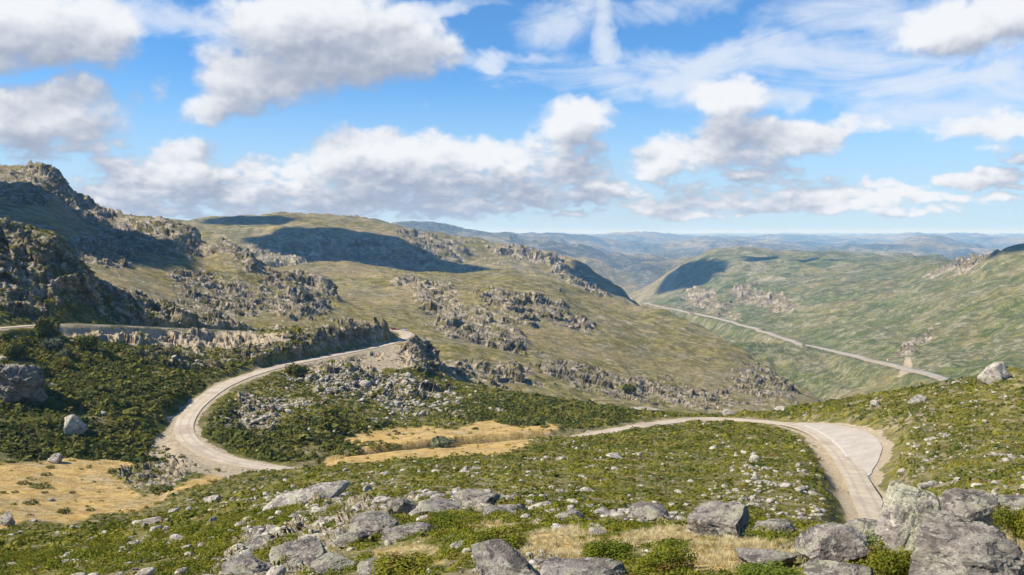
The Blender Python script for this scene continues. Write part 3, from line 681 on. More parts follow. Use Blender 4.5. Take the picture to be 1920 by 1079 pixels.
BB = [
 (1697,1032,112,114,14,1,'tall pale boulder with yellow lichen face standing left of the biggest rock',dict(m='lichen',sink=.4,planes=[((-.5,-.8,.25),.45),((.1,-.95,.3),.42),((0,-.2,1),.62),((-.9,0,.3),.6)],depth=.9,rough=.03,cuts=2)),
 (1808,1094,178,112,11,52,'biggest grey streaked boulder in the bottom right corner of the hilltop',dict(m='streak',sink=.6,planes=[((-.45,-.7,.6),.62),((.35,-.5,.8),.66)],depth=.9,rough=.10,cuts=3)),
 (1815,1000,112,66,17,3,'rounded grey boulder rising behind the biggest rock at lower right',dict(planes=[((0,-.3,1),.6),((-.7,-.5,.4),.55)],depth=1.0,rough=.06,cuts=3)),
 (1905,972,80,34,20,4,'low grey boulder with orange lichen at the right edge of the hilltop',dict(depth=1.1)),
 (1347,1006,116,60,20,5,'domed grey boulder with dark right flank above the straw coloured grass',dict(planes=[((.9,-.3,.1),.5),((-.5,-.3,1),.6)],depth=1.1,rough=.06,cuts=3)),
 (1450,998,75,24,23,6,'low flat boulder just right of the domed boulder',dict(depth=1.2)),
 (1217,974,76,26,29,7,'pale flat slab lying in yellow grass left of the domed boulder',dict(depth=1.3,tilt=8)),
 (955,1088,150,70,12,8,'wedge shaped pale boulder with a dark shaded ridge at the bottom centre',dict(planes=[((-.2,-.7,.7),.4),((.75,.1,.6),.35)],tilt=14,depth=.9,cuts=3,rough=.06)),
 (1095,1092,170,34,11.5,9,'long low slab beside the wedge shaped boulder at the bottom centre',dict(depth=.7,planes=[((0,-.2,1),.5)],rough=.07)),
 (1565,1056,140,72,15,10,'purplish slanting slab leaning left of the bright green cushion shrub',dict(planes=[((-.8,-.3,.6),.4),((0,-.9,.3),.45)],tilt=-16,depth=.8,cuts=3)),
 (1572,1094,118,42,10.5,11,'rounded mottled boulder cut by the lower photo edge under the green cushion',dict(depth=.9,rough=.06,cuts=3)),
 (1438,1062,112,30,14,12,'low cracked boulder in dry grass left of the slanting slab',dict(depth=.9)),
 (757,960,59,28,36,13,'squarish boulder at the left end of the rock ledge over the heather slope',dict(depth=.9)),
 (826,966,92,25,34,14,'overhanging boulder with a black hollow under it in the rock ledge',dict(depth=.8,planes=[((-.2,-.8,-.5),.4)])),
 (896,950,96,28,40,15,'pale flat topped outcrop block crowning the rock ledge',dict(depth=.9,planes=[((0,-.1,1),.45)])),
 (948,966,88,17,34,16,'low pale slab right of the flat topped outcrop block',dict(depth=.9)),
 (1070,975,64,16,31,17,'grey slab between the rock ledge and the pale flat slab',dict(depth=1.,tilt=6)),
 (700,1003,96,35,30,18,'smooth tilted slab below the left end of the rock ledge',dict(tilt=-14,depth=1.1,planes=[((-.3,-.5,.8),.4)])),
 (762,1010,96,23,26,19,'long narrow slab with a straight lower edge among heather',dict(tilt=-10,depth=.9,planes=[((0,-.6,.8),.4)])),
 (660,1022,72,27,29,20,'dark cracked slab left of the tilted slab',dict(tilt=-8,depth=1.)),
 (560,1052,104,35,25,21,'lichen covered outcrop block with a curved groove',dict(depth=1.,planes=[((-.2,-.6,.7),.42)])),
 (462,1078,88,27,23,22,'pale rounded boulder at the lower left of the curved groove outcrop',dict(depth=1.)),
 (625,1072,88,27,22,23,'broad flat slab under the curved groove outcrop',dict(depth=1.1)),
 (705,1078,72,23,19,24,'rounded grey boulder at the lower edge left of the wedge shaped boulder',dict(depth=1.)),
 (490,1022,56,19,38,25,'light grey boulder with black gap above the curved groove outcrop',dict(depth=1.)),
 (1620,1012,70,34,18,26,'brown weathered block wedged behind the tall lichen boulder',dict(depth=1.)),
 (1862,716,46,34,300,27,'big pale slanted rock on the skyline of the right hill',dict(planes=[((.5,-.5,.7),.35)],tilt=28,depth=.6,snap=False,sub=4)),
 (142,812,36,32,285,28,'lone pointed grey boulder casting a black shadow in the dark shrubs',dict(planes=[((.6,0,.7),.4),((-.6,-.2,.7),.4)],depth=1.,sub=4)),
 (36,752,84,66,290,29,'huge rounded outcrop at the left edge between the upper road and the meadow',dict(depth=.9,rough=.26,cuts=12,m='dark')),
 (1368,781,26,13,352,30,'pale boulder right behind the crest of the road',dict(depth=.9,sub=4)),
 (1208,772,84,10,382,31,'long flat pale slab behind the grassy crest',dict(depth=.4,sub=4)),
 (1462,771,22,9,345,32,'flat pale stone on the grass edge right of the road crest',dict(depth=.9,sub=4)),
 (1720,756,30,14,300,33,'white topped boulder on the right hill below the skyline rock',dict(depth=.9,sub=4)),
 (1640,762,16,11,310,34,'small pale boulder left of the white topped boulder on the right hill',dict(depth=.9,sub=4)),
 (102,868,24,15,255,35,'grey boulder in a dark bush at the top of the left meadow',dict(depth=.9,sub=4)),
 (12,985,26,22,175,36,'dark topped boulder at the left photo edge of the dry meadow',dict(depth=.9,sub=4)),
 (560,935,22,18,90,37,'rounded white boulder at the head of the stone row',dict(depth=.9,sub=4)),
 (400,940,34,12,92,38,'flat grey rock by the end of the dry grass tongue',dict(depth=.9,sub=4)),
 (1414,866,20,13,250,39,'pale boulder in the middle of the heather knoll left of the road',dict(depth=.9,sub=4)),
 (1152,862,34,12,230,40,'flat pale rock on the left part of the heather knoll',dict(depth=.9,sub=4)),
 (1596,928,14,12,190,41,'white boulder on the verge where road and lay-by part',dict(depth=.9,sub=4)),
]
M_LICH = boulder_mat('lichened_granite', 2.2, .86, .85, .44); M_DARKG = boulder_mat('dark_granite', .5, .62, .5); M_STRK = boulder_mat('streaked_granite', 2.6, .66, .3, stretch=(1.,1.,3.2))
for b_ in BB:
    kw = dict(b_[7]); kw['m'] = {'dark': M_DARKG, 'lichen': M_LICH, 'streak': M_STRK}.get(kw.get('m'))
    big_boulder(*b_[:7], **kw)
print('boulders')

# scattered stones: the larger ones individually, the rest as one mass
cell = np.zeros(X.shape)
dX = np.hypot(np.gradient(X, axis=0), np.gradient(Y, axis=0)); dR = np.hypot(np.gradient(X, axis=1), np.gradient(Y, axis=1))
cell = dX*dR; del dX, dR
PX, PY = project(X, Y, Z)
inview = (PX > -60) & (PX < 1980) & (PY < 1120)
def sample(weight, n, seed):
    r_ = np.random.default_rng(seed); wf = weight.ravel().astype(np.float64); c_ = np.cumsum(wf)
    k_ = np.searchsorted(c_, r_.random(n)*c_[-1]); k_ = np.clip(k_, 0, wf.size-1); i, j = np.unravel_index(k_, X.shape)
    a = r_.random(n); b = r_.random(n); i = np.clip(i, 0, NCOL-2); j = np.clip(j, 0, NR-2)
    def bl(A): return (A[i,j]*(1-a)+A[i+1,j]*a)*(1-b)+(A[i,j+1]*(1-a)+A[i+1,j+1]*a)*b
    return np.stack([bl(X), bl(Y), bl(Z)], -1), i, j
clump = fb(X/14, Y/14, 90, 3)
keep = (1-np.clip(flat*1.5, 0, 1))*(1-.96*dry)*inview
def keepout(P):
    """not on the road or on a big boulder"""
    ok = np.ones(len(P), bool)
    for x, y, r_ in FRONT: ok &= np.hypot(P[:,0]-x, P[:,1]-y) > r_*.8
    return ok
w_st = keep*cell**.55*sst(50, 70, D)*(1-sst(470, 520, D))*(.12+1.8*np.clip(clump+.05, 0, 1)**1.4+1.2*rock)*np.where((PX > 1380) & (D > 100), 1.25, 1)
w_st *= 1-.6*shrub
for e in [(1470,920,110,60,110,330,0),(1780,850,150,60,150,330,0),(1830,750,120,40,180,330,0)]: w_st = w_st*(1+1.6*ell(*e))
for e in [(480,785,110,40,250,360,0),(720,745,190,40,300,440,0),(640,705,120,25,340,450,0),(860,770,120,25,300,440,0)]: w_st = w_st*(1+7*ell(*e))
w_st *= 1-.85*grav
Pst, si, sj = sample(w_st, 16000, 21)
size = np.exp(rng.normal(-.62, .55, len(Pst)))*.62
app = size/np.hypot(Pst[:,0], Pst[:,1])
# foreground stones
w_f = keep*cell**.6*sst(9, 12, D)*(1-sst(58, 64, D))*(.25+1.5*np.clip(clump, 0, 1)+2.5*rock)*(PX < 1300)
Pf, fi_, fj_ = sample(w_f, 1900, 22); sf = np.exp(rng.normal(-2.1, .5, len(Pf)))*np.clip(np.hypot(Pf[:,0], Pf[:,1])/32, .35, 1.6)
sf *= np.where(np.random.default_rng(3).random(len(sf)) < .12, 1.7, 1)
# stone row (tumbled wall)
row = []
for t in np.linspace(0, 1, 44):
    px_ = 438+t*215; py_ = 947-24*math.sin(t*2.2)+rng.normal()*2
    row.append(ground(px_, py_, 50))
row = np.array(row); srow = rng.uniform(.25, .6, len(row))
Pall = np.vstack([Pst, Pf, row]); sall = np.concatenate([size, sf, srow])
isrow = np.zeros(len(Pall), bool); isrow[-len(row):] = True
k_ = keepout(Pall); Pall = Pall[k_]; sall = sall[k_]; isrow = isrow[k_]
dd = np.hypot(Pall[:,0], Pall[:,1]); app = sall/dd
pxs, pys = project(*Pall.T)
vis_ok = np.ones(len(Pall), bool)
score = np.where((pxs > 5) & (pxs < 1915) & (pys < 1070), app, 0); score[isrow] *= 3
order = np.argsort(-score)
NB = 300-len(BB)-20
top = order[:NB]; rest = order[NB:]
protos = []
for k2 in range(10):
    v, f = rock_shape(500+k2, 3, 8, .13); v *= np.array([1, .85, .62]); me_ = np_mesh('boulder', v, f, True); me_.materials.append(M_BOULD_M); protos.append(me_)
LM = [((345,800),'the road bend'),((470,780),'the rock pile inside the bend'),((60,900),'the left dry meadow'),((850,820),'the middle dry meadow'),((1330,785),'the crest of the road'),
      ((1590,850),'the lay-by'),((1860,700),'the skyline rock'),((545,940),'the stone row'),((650,985),'the tilted slab'),((850,945),'the rock ledge'),((1345,980),'the domed boulder'),
      ((1800,930),'the biggest rock'),((950,1050),'the wedge shaped boulder'),((140,795),'the lone pointed boulder'),((560,1030),'the curved groove outcrop'),((700,655),'the cliff beside the lower road'),((40,710),'the huge left outcrop'),((1180,870),'the heather knoll'),((1480,930),'the foot of the heather knoll'),((1215,960),'the pale flat slab'),((1700,800),'the right hillside'),((300,1000),'the lower left heather'),((150,680),'the upper road'),((1830,830),'the far right hillside'),((760,900),'the heather slope'),((1000,890),'the heather slope centre'),((100,1050),'the bottom left corner')]
used = {}
def where(px, py):
    d = [((px-a[0][0])**2+((py-a[0][1])*1.6)**2, a) for a in LM]; d.sort(key=lambda t: t[0]); a = d[0][1]
    dx, dy = px-a[0][0], (py-a[0][1])*1.6
    if abs(dx) > 2*abs(dy): s_ = 'right of' if dx > 0 else 'left of'
    elif abs(dy) > 2*abs(dx): s_ = 'below' if dy > 0 else 'above'
    else: s_ = ('below and right of' if dx > 0 else 'below and left of') if dy > 0 else ('above and right of' if dx > 0 else 'above and left of')
    return s_, a[1]
ORD = ['', 'second ', 'third ', 'fourth ', 'fifth ', 'sixth ', 'seventh ', 'eighth ', 'ninth ', 'tenth ', 'eleventh ', 'twelfth ', 'thirteenth ', 'fourteenth ', 'fifteenth ', 'sixteenth ','seventeenth ','eighteenth ']
for q_, t in enumerate(top):
    p = Pall[t]; s_ = float(sall[t])
    o = bpy.data.objects.new('boulder', protos[q_ % 10]); C.objects.link(o)
    sc_ = (s_*rng.uniform(.8, 1.5), s_*rng.uniform(.7, 1.1), s_*rng.uniform(.8, 1.25))
    near_ = math.hypot(p[0], p[1]) < 62 and not isrow[t]
    if near_: sc_ = (sc_[0]*1.25, sc_[1]*1.25, sc_[2]*.8)
    o.location = Vector(p)+Vector((0, 0, s_*(-.08 if near_ else .12))); o.scale = sc_; o.rotation_euler = (rng.uniform(-.25,.25), rng.uniform(-.25,.25), rng.uniform(0, 6.28))
    rel, lm = where(float(pxs[t]), float(pys[t]))
    key = (isrow[t], rel, lm); n_ = used.get(key, 0); used[key] = n_+1
    ordn = (ORD[n_]+'largest ') if n_ < len(ORD) else 'small '
    if isrow[t]: o['label'] = f'{ordn}stone of the tumbled row, {rel} {lm}' if lm != 'the stone row' else f'{ordn}stone of the tumbled stone row {rel} its centre'
    else: o['label'] = f'{ordn}pale boulder {rel} {lm}'
    o['category'] = 'stone' if isrow[t] else 'boulder'
    o['group'] = 'stones of the tumbled stone row' if isrow[t] else 'boulders scattered over the heath slopes'
def scatter_mesh(name, templates, P, s, seed, m, squash=(.8,1.3,.7,1.2), tilt=.3, smooth=True, zoff=0., Nrm=None):
    r_ = np.random.default_rng(seed); Vs = []; Fs = []; base = 0
    which = r_.integers(0, len(templates), len(P))
    for k_, (v, f) in enumerate(templates):
        idx = np.nonzero(which == k_)[0]
        if len(idx) == 0: continue
        n = len(idx); a = r_.uniform(0, 2*math.pi, n); ca, sa = np.cos(a), np.sin(a)
        sc = np.c_[s[idx]*r_.uniform(squash[0], squash[1], n), s[idx]*r_.uniform(squash[0], squash[1], n), s[idx]*r_.uniform(squash[2], squash[3], n)]
        q_ = v[None]*sc[:,None,:]
        x = q_[...,0]*ca[:,None]-q_[...,1]*sa[:,None]; y = q_[...,0]*sa[:,None]+q_[...,1]*ca[:,None]; z = q_[...,2]
        tx = r_.uniform(-tilt, tilt, n)[:,None]; ty = r_.uniform(-tilt, tilt, n)[:,None]
        z = z+x*tx+y*ty
        W_ = np.stack([x, y, z], -1)+P[idx][:,None,:]; W_[...,2] += (zoff*s[idx])[:,None]
        Vs.append(W_.reshape(-1, 3)); nv = len(v)
        Fs.append((f[None]+(np.arange(n)*nv)[:,None,None]).reshape(-1, f.shape[1])+base); base += n*nv
    return np_mesh(name, np.vstack(Vs), np.vstack(Fs), smooth)
small = []
for k2 in range(6):
    v, f = rock_shape(600+k2, 2, 6, .12); small.append((v*np.array([1,.85,.6]), f))
me = scatter_mesh('loose_stones', small, Pall[rest], sall[rest], 5, M_BOULD_M, zoff=.1)
link('loose_stones', me, M_BOULD_M, kind='stuff', label='small pale stones strewn through the heather and along the slopes', category='stones')
print('stones')

# ------------------------------------------------------------------ shrubs and grass
def clump_t(seed, nl, leaf, flat_=.6, up=.35):
    """a cushion of small leaf faces spread through a dome"""
    r_ = np.random.default_rng(seed); V = []; Fc = []
    for i in range(nl):
        d = r_.normal(size=3); d[2] = abs(d[2]); d /= np.linalg.norm(d); rr = r_.uniform(.45, 1)**.5*(1+.25*math.sin(5*d[0]+seed)*math.cos(4*d[1]))
        c_ = d*rr*np.array([1,1,flat_]); n = d+r_.normal(size=3)*.55; n[2] += up; n /= np.linalg.norm(n)
        t = np.cross(n, r_.normal(size=3)); t /= np.linalg.norm(t); b = np.cross(n, t); l = leaf*r_.uniform(.6, 1.3)
        V += [c_-t*l-b*l*.5, c_+t*l-b*l*.6, c_+t*l*.7+b*l*.7, c_-t*l*.6+b*l*.8]; Fc.append([4*i, 4*i+1, 4*i+2, 4*i+3])
    return np.array(V), np.array(Fc)
M_HEATH = leaf_mat('heather_leaves', [(.10,.12,.012),(.24,.225,.024),(.055,.068,.010),(.22,.13,.045)], .09)
M_BROOM = leaf_mat('dark_broom_leaves', [(.070,.088,.014),(.17,.165,.028),(.03,.042,.009),(.14,.09,.035)], .12)
M_CUSH = leaf_mat('bright_cushion_leaves', [(.13,.18,.02),(.20,.24,.03),(.06,.10,.012)], 1.2, .35)
M_HEATHF = leaf_mat('near_heather_leaves', [(.12,.15,.012),(.25,.24,.024),(.05,.07,.01),(.22,.13,.05)], .8, .3)
M_STRAW = leaf_mat('straw_grass', [(.50,.41,.20),(.66,.57,.34),(.30,.26,.09)], 1.0, .35)
farT = [clump_t(40+k2, 24, .26, .5+.06*k2) for k2 in range(6)]
w_h = keep*cell**.8*sst(55, 70, D)*(1-sst(430, 480, D))*(.4+np.clip(fb(X/6, Y/6, 95, 3)+.3, 0, 1.3))*(1-.7*rock)*(1-.9*np.clip(grav,0,1))*(1-.5*shrub)
Ph, _, _ = sample(w_h, 62000, 31); sh_ = np.exp(rng.normal(-.65, .38, len(Ph)))*np.clip(np.hypot(Ph[:,0], Ph[:,1])/230, .6, 1.5)
me = scatter_mesh('heather', farT, Ph, sh_, 6, M_HEATH, smooth=False, zoff=-.1)
link('heather', me, M_HEATH, kind='stuff', label='olive green heather covering the slopes around the road', category='heather')
w_b = keep*cell**.8*sst(240, 255, D)*(1-sst(420, 460, D))*np.clip(shrub*1.2, 0, 1)*(.15+np.clip(fb(X/12, Y/12, 96, 3)+.25, 0, 1.3))*(1-.9*np.clip(grav,0,1))
Pb, _, _ = sample(w_b, 12000, 32); sb = np.exp(rng.normal(-.1, .4, len(Pb)))
brT = [clump_t(60+k2, 34, .27, .8) for k2 in range(6)]
me = scatter_mesh('broom_thicket', brT, Pb, sb, 7, M_BROOM, smooth=False, zoff=-.1)
link('broom_thicket', me, M_BROOM, kind='stuff', label='dark green broom and juniper thicket below the upper road', category='shrubs')
# near heather
nearT = [clump_t(80+k2, 260, .075, .55, .2) for k2 in range(5)]
w_n = keep*cell**.9*sst(8, 10, D)*(1-sst(58, 66, D))*(np.clip(fb(X/2.2, Y/2.2, 97, 3)+.12, 0, 1.2)**1.2)*(1-.8*rock)*(1-dry*.35)
w_n *= np.where(D < 30, 2.2, 1)
Pn, _, _ = sample(w_n, 5600, 33); Pn = Pn[keepout(Pn)]
dn_ = np.hypot(Pn[:,0], Pn[:,1]); sn = rng.uniform(.16, .42, len(Pn))*np.clip(dn_/26, .6, 1.6)
me = scatter_mesh('near_heather', nearT, Pn, sn, 8, M_HEATHF, smooth=False, zoff=-.12)
link('near_heather', me, M_HEATHF, kind='stuff', label='yellow green heather cushions between the rocks of the hilltop', category='heather')
def tuft_t(seed, nb, h=1.):
    r_ = np.random.default_rng(seed); V = []; Fc = []
    for i in range(nb):
        a = r_.uniform(0, 6.28); rr = r_.uniform(0, .28); b = np.array([math.cos(a)*rr, math.sin(a)*rr, -.05]); a2 = r_.uniform(0, 6.28); ln = r_.uniform(.1, .6)
        d = np.array([math.cos(a2)*ln, math.sin(a2)*ln, r_.uniform(.5, 1)*h]); w_ = np.array([-math.sin(a2), math.cos(a2), 0])*.016
        k_ = len(V); V += [b-w_, b+w_, b+d*.6+w_*.8+np.array([0,0,.06]), b+d*.6-w_*.8+np.array([0,0,.06]), b+d+w_*.15, b+d-w_*.15]; Fc += [[k_, k_+1, k_+2, k_+3], [k_+3, k_+2, k_+4, k_+5]]
    return np.array(V), np.array(Fc)
tufts = [tuft_t(90+k2, 40, .7) for k2 in range(5)]
w_g = keep*0; w_g = inview*cell**.9*sst(8, 9, D)*(1-sst(40, 48, D))*(dry*(.25+1.6*np.clip(fb(X/1.2, Y/1.2, 99, 3)+.15, 0, 1))+.10*np.clip(fb(X/1.5, Y/1.5, 98, 2), 0, 1))*(1-.6*rock)
Pg, _, _ = sample(w_g, 9000, 34); Pg = Pg[keepout(Pg)]
sg = rng.uniform(.08, .22, len(Pg))
me = scatter_mesh('dry_grass', tufts, Pg, sg, 9, M_STRAW, smooth=False)
link('dry_grass', me, M_STRAW, kind='stuff', label='straw coloured grass tufts on the hilltop', category='dry grass')
print('plants')

# individually seen bushes: trunk and crown
M_BARK = simple('bark', [(.12,.09,.06),(.2,.16,.12)], 3)
M_GREYB = leaf_mat('grey_green_leaves', [(.11,.13,.07),(.2,.21,.13),(.06,.07,.035)], .3)
def crown(seed, nl, leaf, lobes=6):
    r_ = np.random.default_rng(seed); V = []; Fc = []
    cs = [np.array([0,0,.55])]+[np.array([math.cos(a)*.5, math.sin(a)*.5, r_.uniform(.3, .75)]) for a in r_.uniform(0, 6.28, lobes)]
    for i in range(nl):
        c0 = cs[r_.integers(len(cs))]; d = r_.normal(size=3); d /= np.linalg.norm(d); c_ = c0+d*r_.uniform(.25, .48)
        if c_[2] < .02: c_[2] = r_.uniform(.02, .2)
        n = d+r_.normal(size=3)*.5; n /= np.linalg.norm(n); t = np.cross(n, r_.normal(size=3)); t /= np.linalg.norm(t); b = np.cross(n, t); l = leaf*r_.uniform(.6, 1.3)
        V += [c_-t*l-b*l*.5, c_+t*l-b*l*.6, c_+t*l*.7+b*l*.7, c_-t*l*.6+b*l*.8]; Fc.append([4*i, 4*i+1, 4*i+2, 4*i+3])
    return np.array(V), np.array(Fc)
def stem_mesh(h, r_):
    bm = bmesh.new(); 
    for (dx, dy) in ((0,0),(.25,.1),(-.2,.15)):
        n = 6; prev = None
        for q_ in range(4):
            t = q_/3; ring = [bm.verts.new((dx*t*h+math.cos(a*math.pi/3)*r_*(1-.6*t), dy*t*h+math.sin(a*math.pi/3)*r_*(1-.6*t), t*h-.1*(q_ == 0))) for a in range(n)]
            if prev:
                for a in range(n): bm.faces.new((prev[a], prev[(a+1)%n], ring[(a+1)%n], ring[a]))
            prev = ring
    me = bpy.data.meshes.new('trunk'); bm.to_mesh(me); bm.free(); return me
BUSH = [(90,638,38,36,384,'round dark green bush on the outer edge of the upper road',M_BROOM,'bush'),(26,672,38,30,345,'round green bush near the left photo edge under the upper road',M_BROOM,'bush'),
 (100,660,34,22,352,'grey green bush just below the round dark roadside bush',M_GREYB,'bush'),(118,676,26,18,345,'second grey green bush, lower and right of the first',M_GREYB,'bush'),(165,658,34,24,360,'olive bush right of the grey green bushes under the road bank',M_BROOM,'bush'),
 (120,692,26,18,335,'yellowish green bush right above the huge left outcrop',M_HEATH,'bush'),(48,650,26,16,362,'dark bush between the two round bushes below the upper road',M_BROOM,'bush'),
 (557,706,44,22,365,'dark green bush under the road bank at the middle of the lower road',M_BROOM,'bush'),(830,838,58,16,300,'grey green bush in the middle dry meadow',M_GREYB,'bush'),
 (1180,736,34,14,700,'dark tree clump at the foot of the spur cliffs',M_BROOM,'bush')]
for bx in BUSH:
    px_, py_, wp, hp, D_, lb, mm, cat = bx
    p = ground(px_, py_, D_*.85); d = math.hypot(p[0], p[1]); w_ = wp*d/F/2; h_ = hp*d/F
    r0 = bpy.data.objects.new('bush', None); C.objects.link(r0); r0.location = Vector(p); r0['label'] = lb; r0['category'] = 'bush'
    v, f = crown(int(px_), 900, .09); v = v/np.array([.9,.9,1.05])*np.array([w_, w_*.9, h_])
    link('crown', np_mesh('crown', v, f, False), mm, r0)
    link('trunk', stem_mesh(h_*.5, w_*.06), M_BARK, r0)
    FRONT.append((p[0], p[1], w_))
# small dark clumps on the meadows
SPOT = [(92,878,16,7),(85,892,20,8),(42,908,22,8),(72,914,38,9),(82,925,12,5),(56,945,28,9),(118,962,24,12),(168,958,16,7),(28,924,14,5),(135,925,12,5),(215,888,30,14),(300,922,44,16),(165,878,10,4),(700,835,60,10),(735,838,40,8),(5,925,12,6)]
cl_me = None
SPL = ['uppermost dark clump','flat dark clump under the uppermost one','dark clump nearest the left edge in the upper half','widest dark clump','small clump under the widest one','dark clump with a stone beside it','clump in the lower middle','clump at the lower right','tiny clump left of the middle','tiny brownish clump right of the middle','bushy clump at the right edge','broad clump at the tongue of dry grass','tiny clump at the top right','long clump at the left','clump right of the long one','clump on the left photo border']
clm = []
for s_ in range(3):
    v, f = clump_t(700+s_, 320, .085, .6, .2); me_ = np_mesh('meadow_shrub', v, f, False); me_.materials.append(M_BROOM); clm.append(me_)
for q_, (px_, py_, wp, hp) in enumerate(SPOT):
    p = ground(px_, py_, 150); d = math.hypot(p[0], p[1])
    o = bpy.data.objects.new('meadow_shrub', clm[q_ % 3]); C.objects.link(o); o.location = Vector(p); o.scale = (wp*d/F/2, wp*d/F/2.2, hp*d/F*1.1); o.rotation_euler.z = 0
    o['label'] = f'{SPL[q_]} on the {"middle" if px_ > 600 else "left"} dry meadow'; o['category'] = 'shrub'; o['group'] = 'dark shrub clumps on the dry meadows'
# bright cushion shrubs in front
CU = [(1600,1060,110,62,12.5,'bright yellow green cushion shrub between the slanting slab and the tall boulder',M_CUSH),(1672,1085,90,64,11.5,'dark green needle bush at the foot of the tall lichen boulder',M_HEATHF),(1440,1092,130,34,11,'bright green cushion cut by the lower photo edge left of the mottled boulder',M_CUSH),
      (1905,1008,80,52,15,'green bush at the right photo edge above the orange grass',M_HEATHF),(1255,1068,120,46,14,'broad green cushion shrub right of the straw grass',M_HEATHF),(1140,1050,110,34,16,'green cushion shrub in the middle of the straw grass',M_HEATHF),
      (930,1030,130,40,19,'green heather mound left of the pale grass patch',M_HEATHF),(760,1080,150,36,15,'green heather mound left of the wedge shaped boulder',M_HEATHF),(850,985,120,24,27,'long green mound under the rock ledge',M_HEATHF)]
for (px_, py_, wp, hp, D_, lb, mm) in CU:
    p = ground(px_, py_, D_*.7); d = math.hypot(p[0], p[1])
    v, f = crown(int(px_), 5200, .035, 9); v[:,2] *= .9
    lo, hi = v.min(0), v.max(0); v = (v-(lo+hi)/2)/(hi-lo); v[:,2] += .42
    v = v*np.array([wp*d/F, wp*d/F*.9, hp*d/F*1.1])
    o = link('cushion_shrub', np_mesh('cushion_shrub', v, f, False), mm, label=lb, category='shrub', group='green cushion shrubs among the front rocks'); o.location = Vector(p)
print('bushes')

# ------------------------------------------------------------------ parked cars on the hairpin
def pm(name, col, rough=.3, metal=0., spec=.5):
    m, nt, b = mat(name); g = G(nt); geo = g.n('ShaderNodeNewGeometry'); n_ = g.noise(geo.outputs['Position'], 3, 3)
    c = g.mix(n_, col, tuple(x*.85 for x in col)); nt.links.new(c, b.inputs['Base Color']); b.inputs['Roughness'].default_value = rough; b.inputs['Metallic'].default_value = metal; b.inputs['Specular IOR Level'].default_value = spec; return m
M_RED = pm('red_paint', (.42,.015,.02), .3); M_SILVER = pm('silver_paint', (.42,.42,.46), .35, .3); M_GLASS = pm('car_glass', (.02,.025,.03), .08); M_TYRE = pm('rubber', (.02,.02,.02), .8); M_RIM = pm('rim_metal', (.5,.5,.52), .3, .8); M_LAMP = pm('lamp_glass', (.7,.7,.66), .15); M_TAIL = pm('tail_glass', (.4,.02,.02), .2)
def prism(name, prof, w_, m, parent, taper=1., zt=None):
    """side profile (x,z) extruded across y, the upper part narrowed"""
    bm = bmesh.new(); L_ = []; R_ = []
    for x, z in prof:
        k_ = taper if (zt is not None and z > zt) else 1.
        L_.append(bm.verts.new((x, -w_/2*k_, z))); R_.append(bm.verts.new((x, w_/2*k_, z)))
    bm.faces.new(L_[::-1]); bm.faces.new(R_)
    n = len(prof)
    for i in range(n): bm.faces.new((L_[i], L_[(i+1)%n], R_[(i+1)%n], R_[i]))
    bmesh.ops.bevel(bm, geom=bm.edges[:], offset=.04, segments=2, affect='EDGES', clamp_overlap=True)
    bmesh.ops.recalc_face_normals(bm, faces=bm.faces[:])
    me = bpy.data.meshes.new(name); bm.to_mesh(me); bm.free(); return link(name, me, m, parent)
def disc(name, r_, h, m, parent, loc):
    bm = bmesh.new(); bmesh.ops.create_cone(bm, cap_ends=True, segments=20, radius1=r_, radius2=r_, depth=h, matrix=Matrix.Translation(loc)@Matrix.Rotation(math.pi/2, 4, 'X'))
    bmesh.ops.bevel(bm, geom=[e for e in bm.edges if len(e.link_faces) == 2 and any(len(f.verts) > 4 for f in e.link_faces)], offset=h*.15, segments=2, affect='EDGES')
    me = bpy.data.meshes.new(name); bm.to_mesh(me); bm.free(); return link(name, me, m, parent)
def car(p, rz_, paint, label):
    t = bpy.data.objects.new('parked_car', None); C.objects.link(t); t.location = Vector(p); t.rotation_euler.z = rz_; t['label'] = label; t['category'] = 'car'; t['group'] = 'cars parked on the hairpin'
    prism('body', [(-2.1,.35),(-2.12,.85),(-1.95,.98),(.95,1.0),(1.9,.82),(2.1,.62),(2.08,.3),(1.6,.26),(-1.6,.26)], 1.76, paint, t)
    prism('cabin', [(-1.95,.97),(-1.6,1.4),(-1.2,1.48),(.1,1.48),(.95,.99)], 1.66, M_GLASS, t, .84, 1.3)
    prism('roof', [(-1.55,1.455),(-1.2,1.50),(.1,1.50),(.22,1.455)], 1.36, paint, t)
    for sx in (-1.3, 1.3):
        for sy in (-.82, .82):
            wl_ = disc('wheel', .33, .2, M_TYRE, t, (sx, sy, .33)); disc('rim', .2, .03, M_RIM, wl_, (sx, sy*1.115, .33))
    for sy in (-.66, .66):
        prism('headlight', [(1.93,.62),(1.93,.76),(2.13,.72),(2.13,.62)], .28, M_LAMP, t).location.y = sy
        prism('tail_light', [(-2.15,.66),(-2.15,.86),(-2.05,.9),(-2.05,.66)], .26, M_TAIL, t).location.y = sy
    return t
tgt = P3(744, 618, 556); ip = int(np.argmin(np.hypot(main[:,0]-tgt[0], main[:,1]-tgt[1])))
pc = main[ip].copy(); pc[2] += .25; print('car at', project(*pc), np.hypot(pc[0], pc[1]))
car(pc+np.array([0,.8,0]), math.radians(8), M_RED, 'small red car parked on the hairpin at the end of the cliff')
pc2 = P3(759, 621.5, 548); pc2[2] = main[np.argmin(np.hypot(main[:,0]-pc2[0], main[:,1]-pc2[1]))][2]+.2
car(pc2, math.radians(-35), M_SILVER, 'grey car parked right behind the red car on the hairpin')
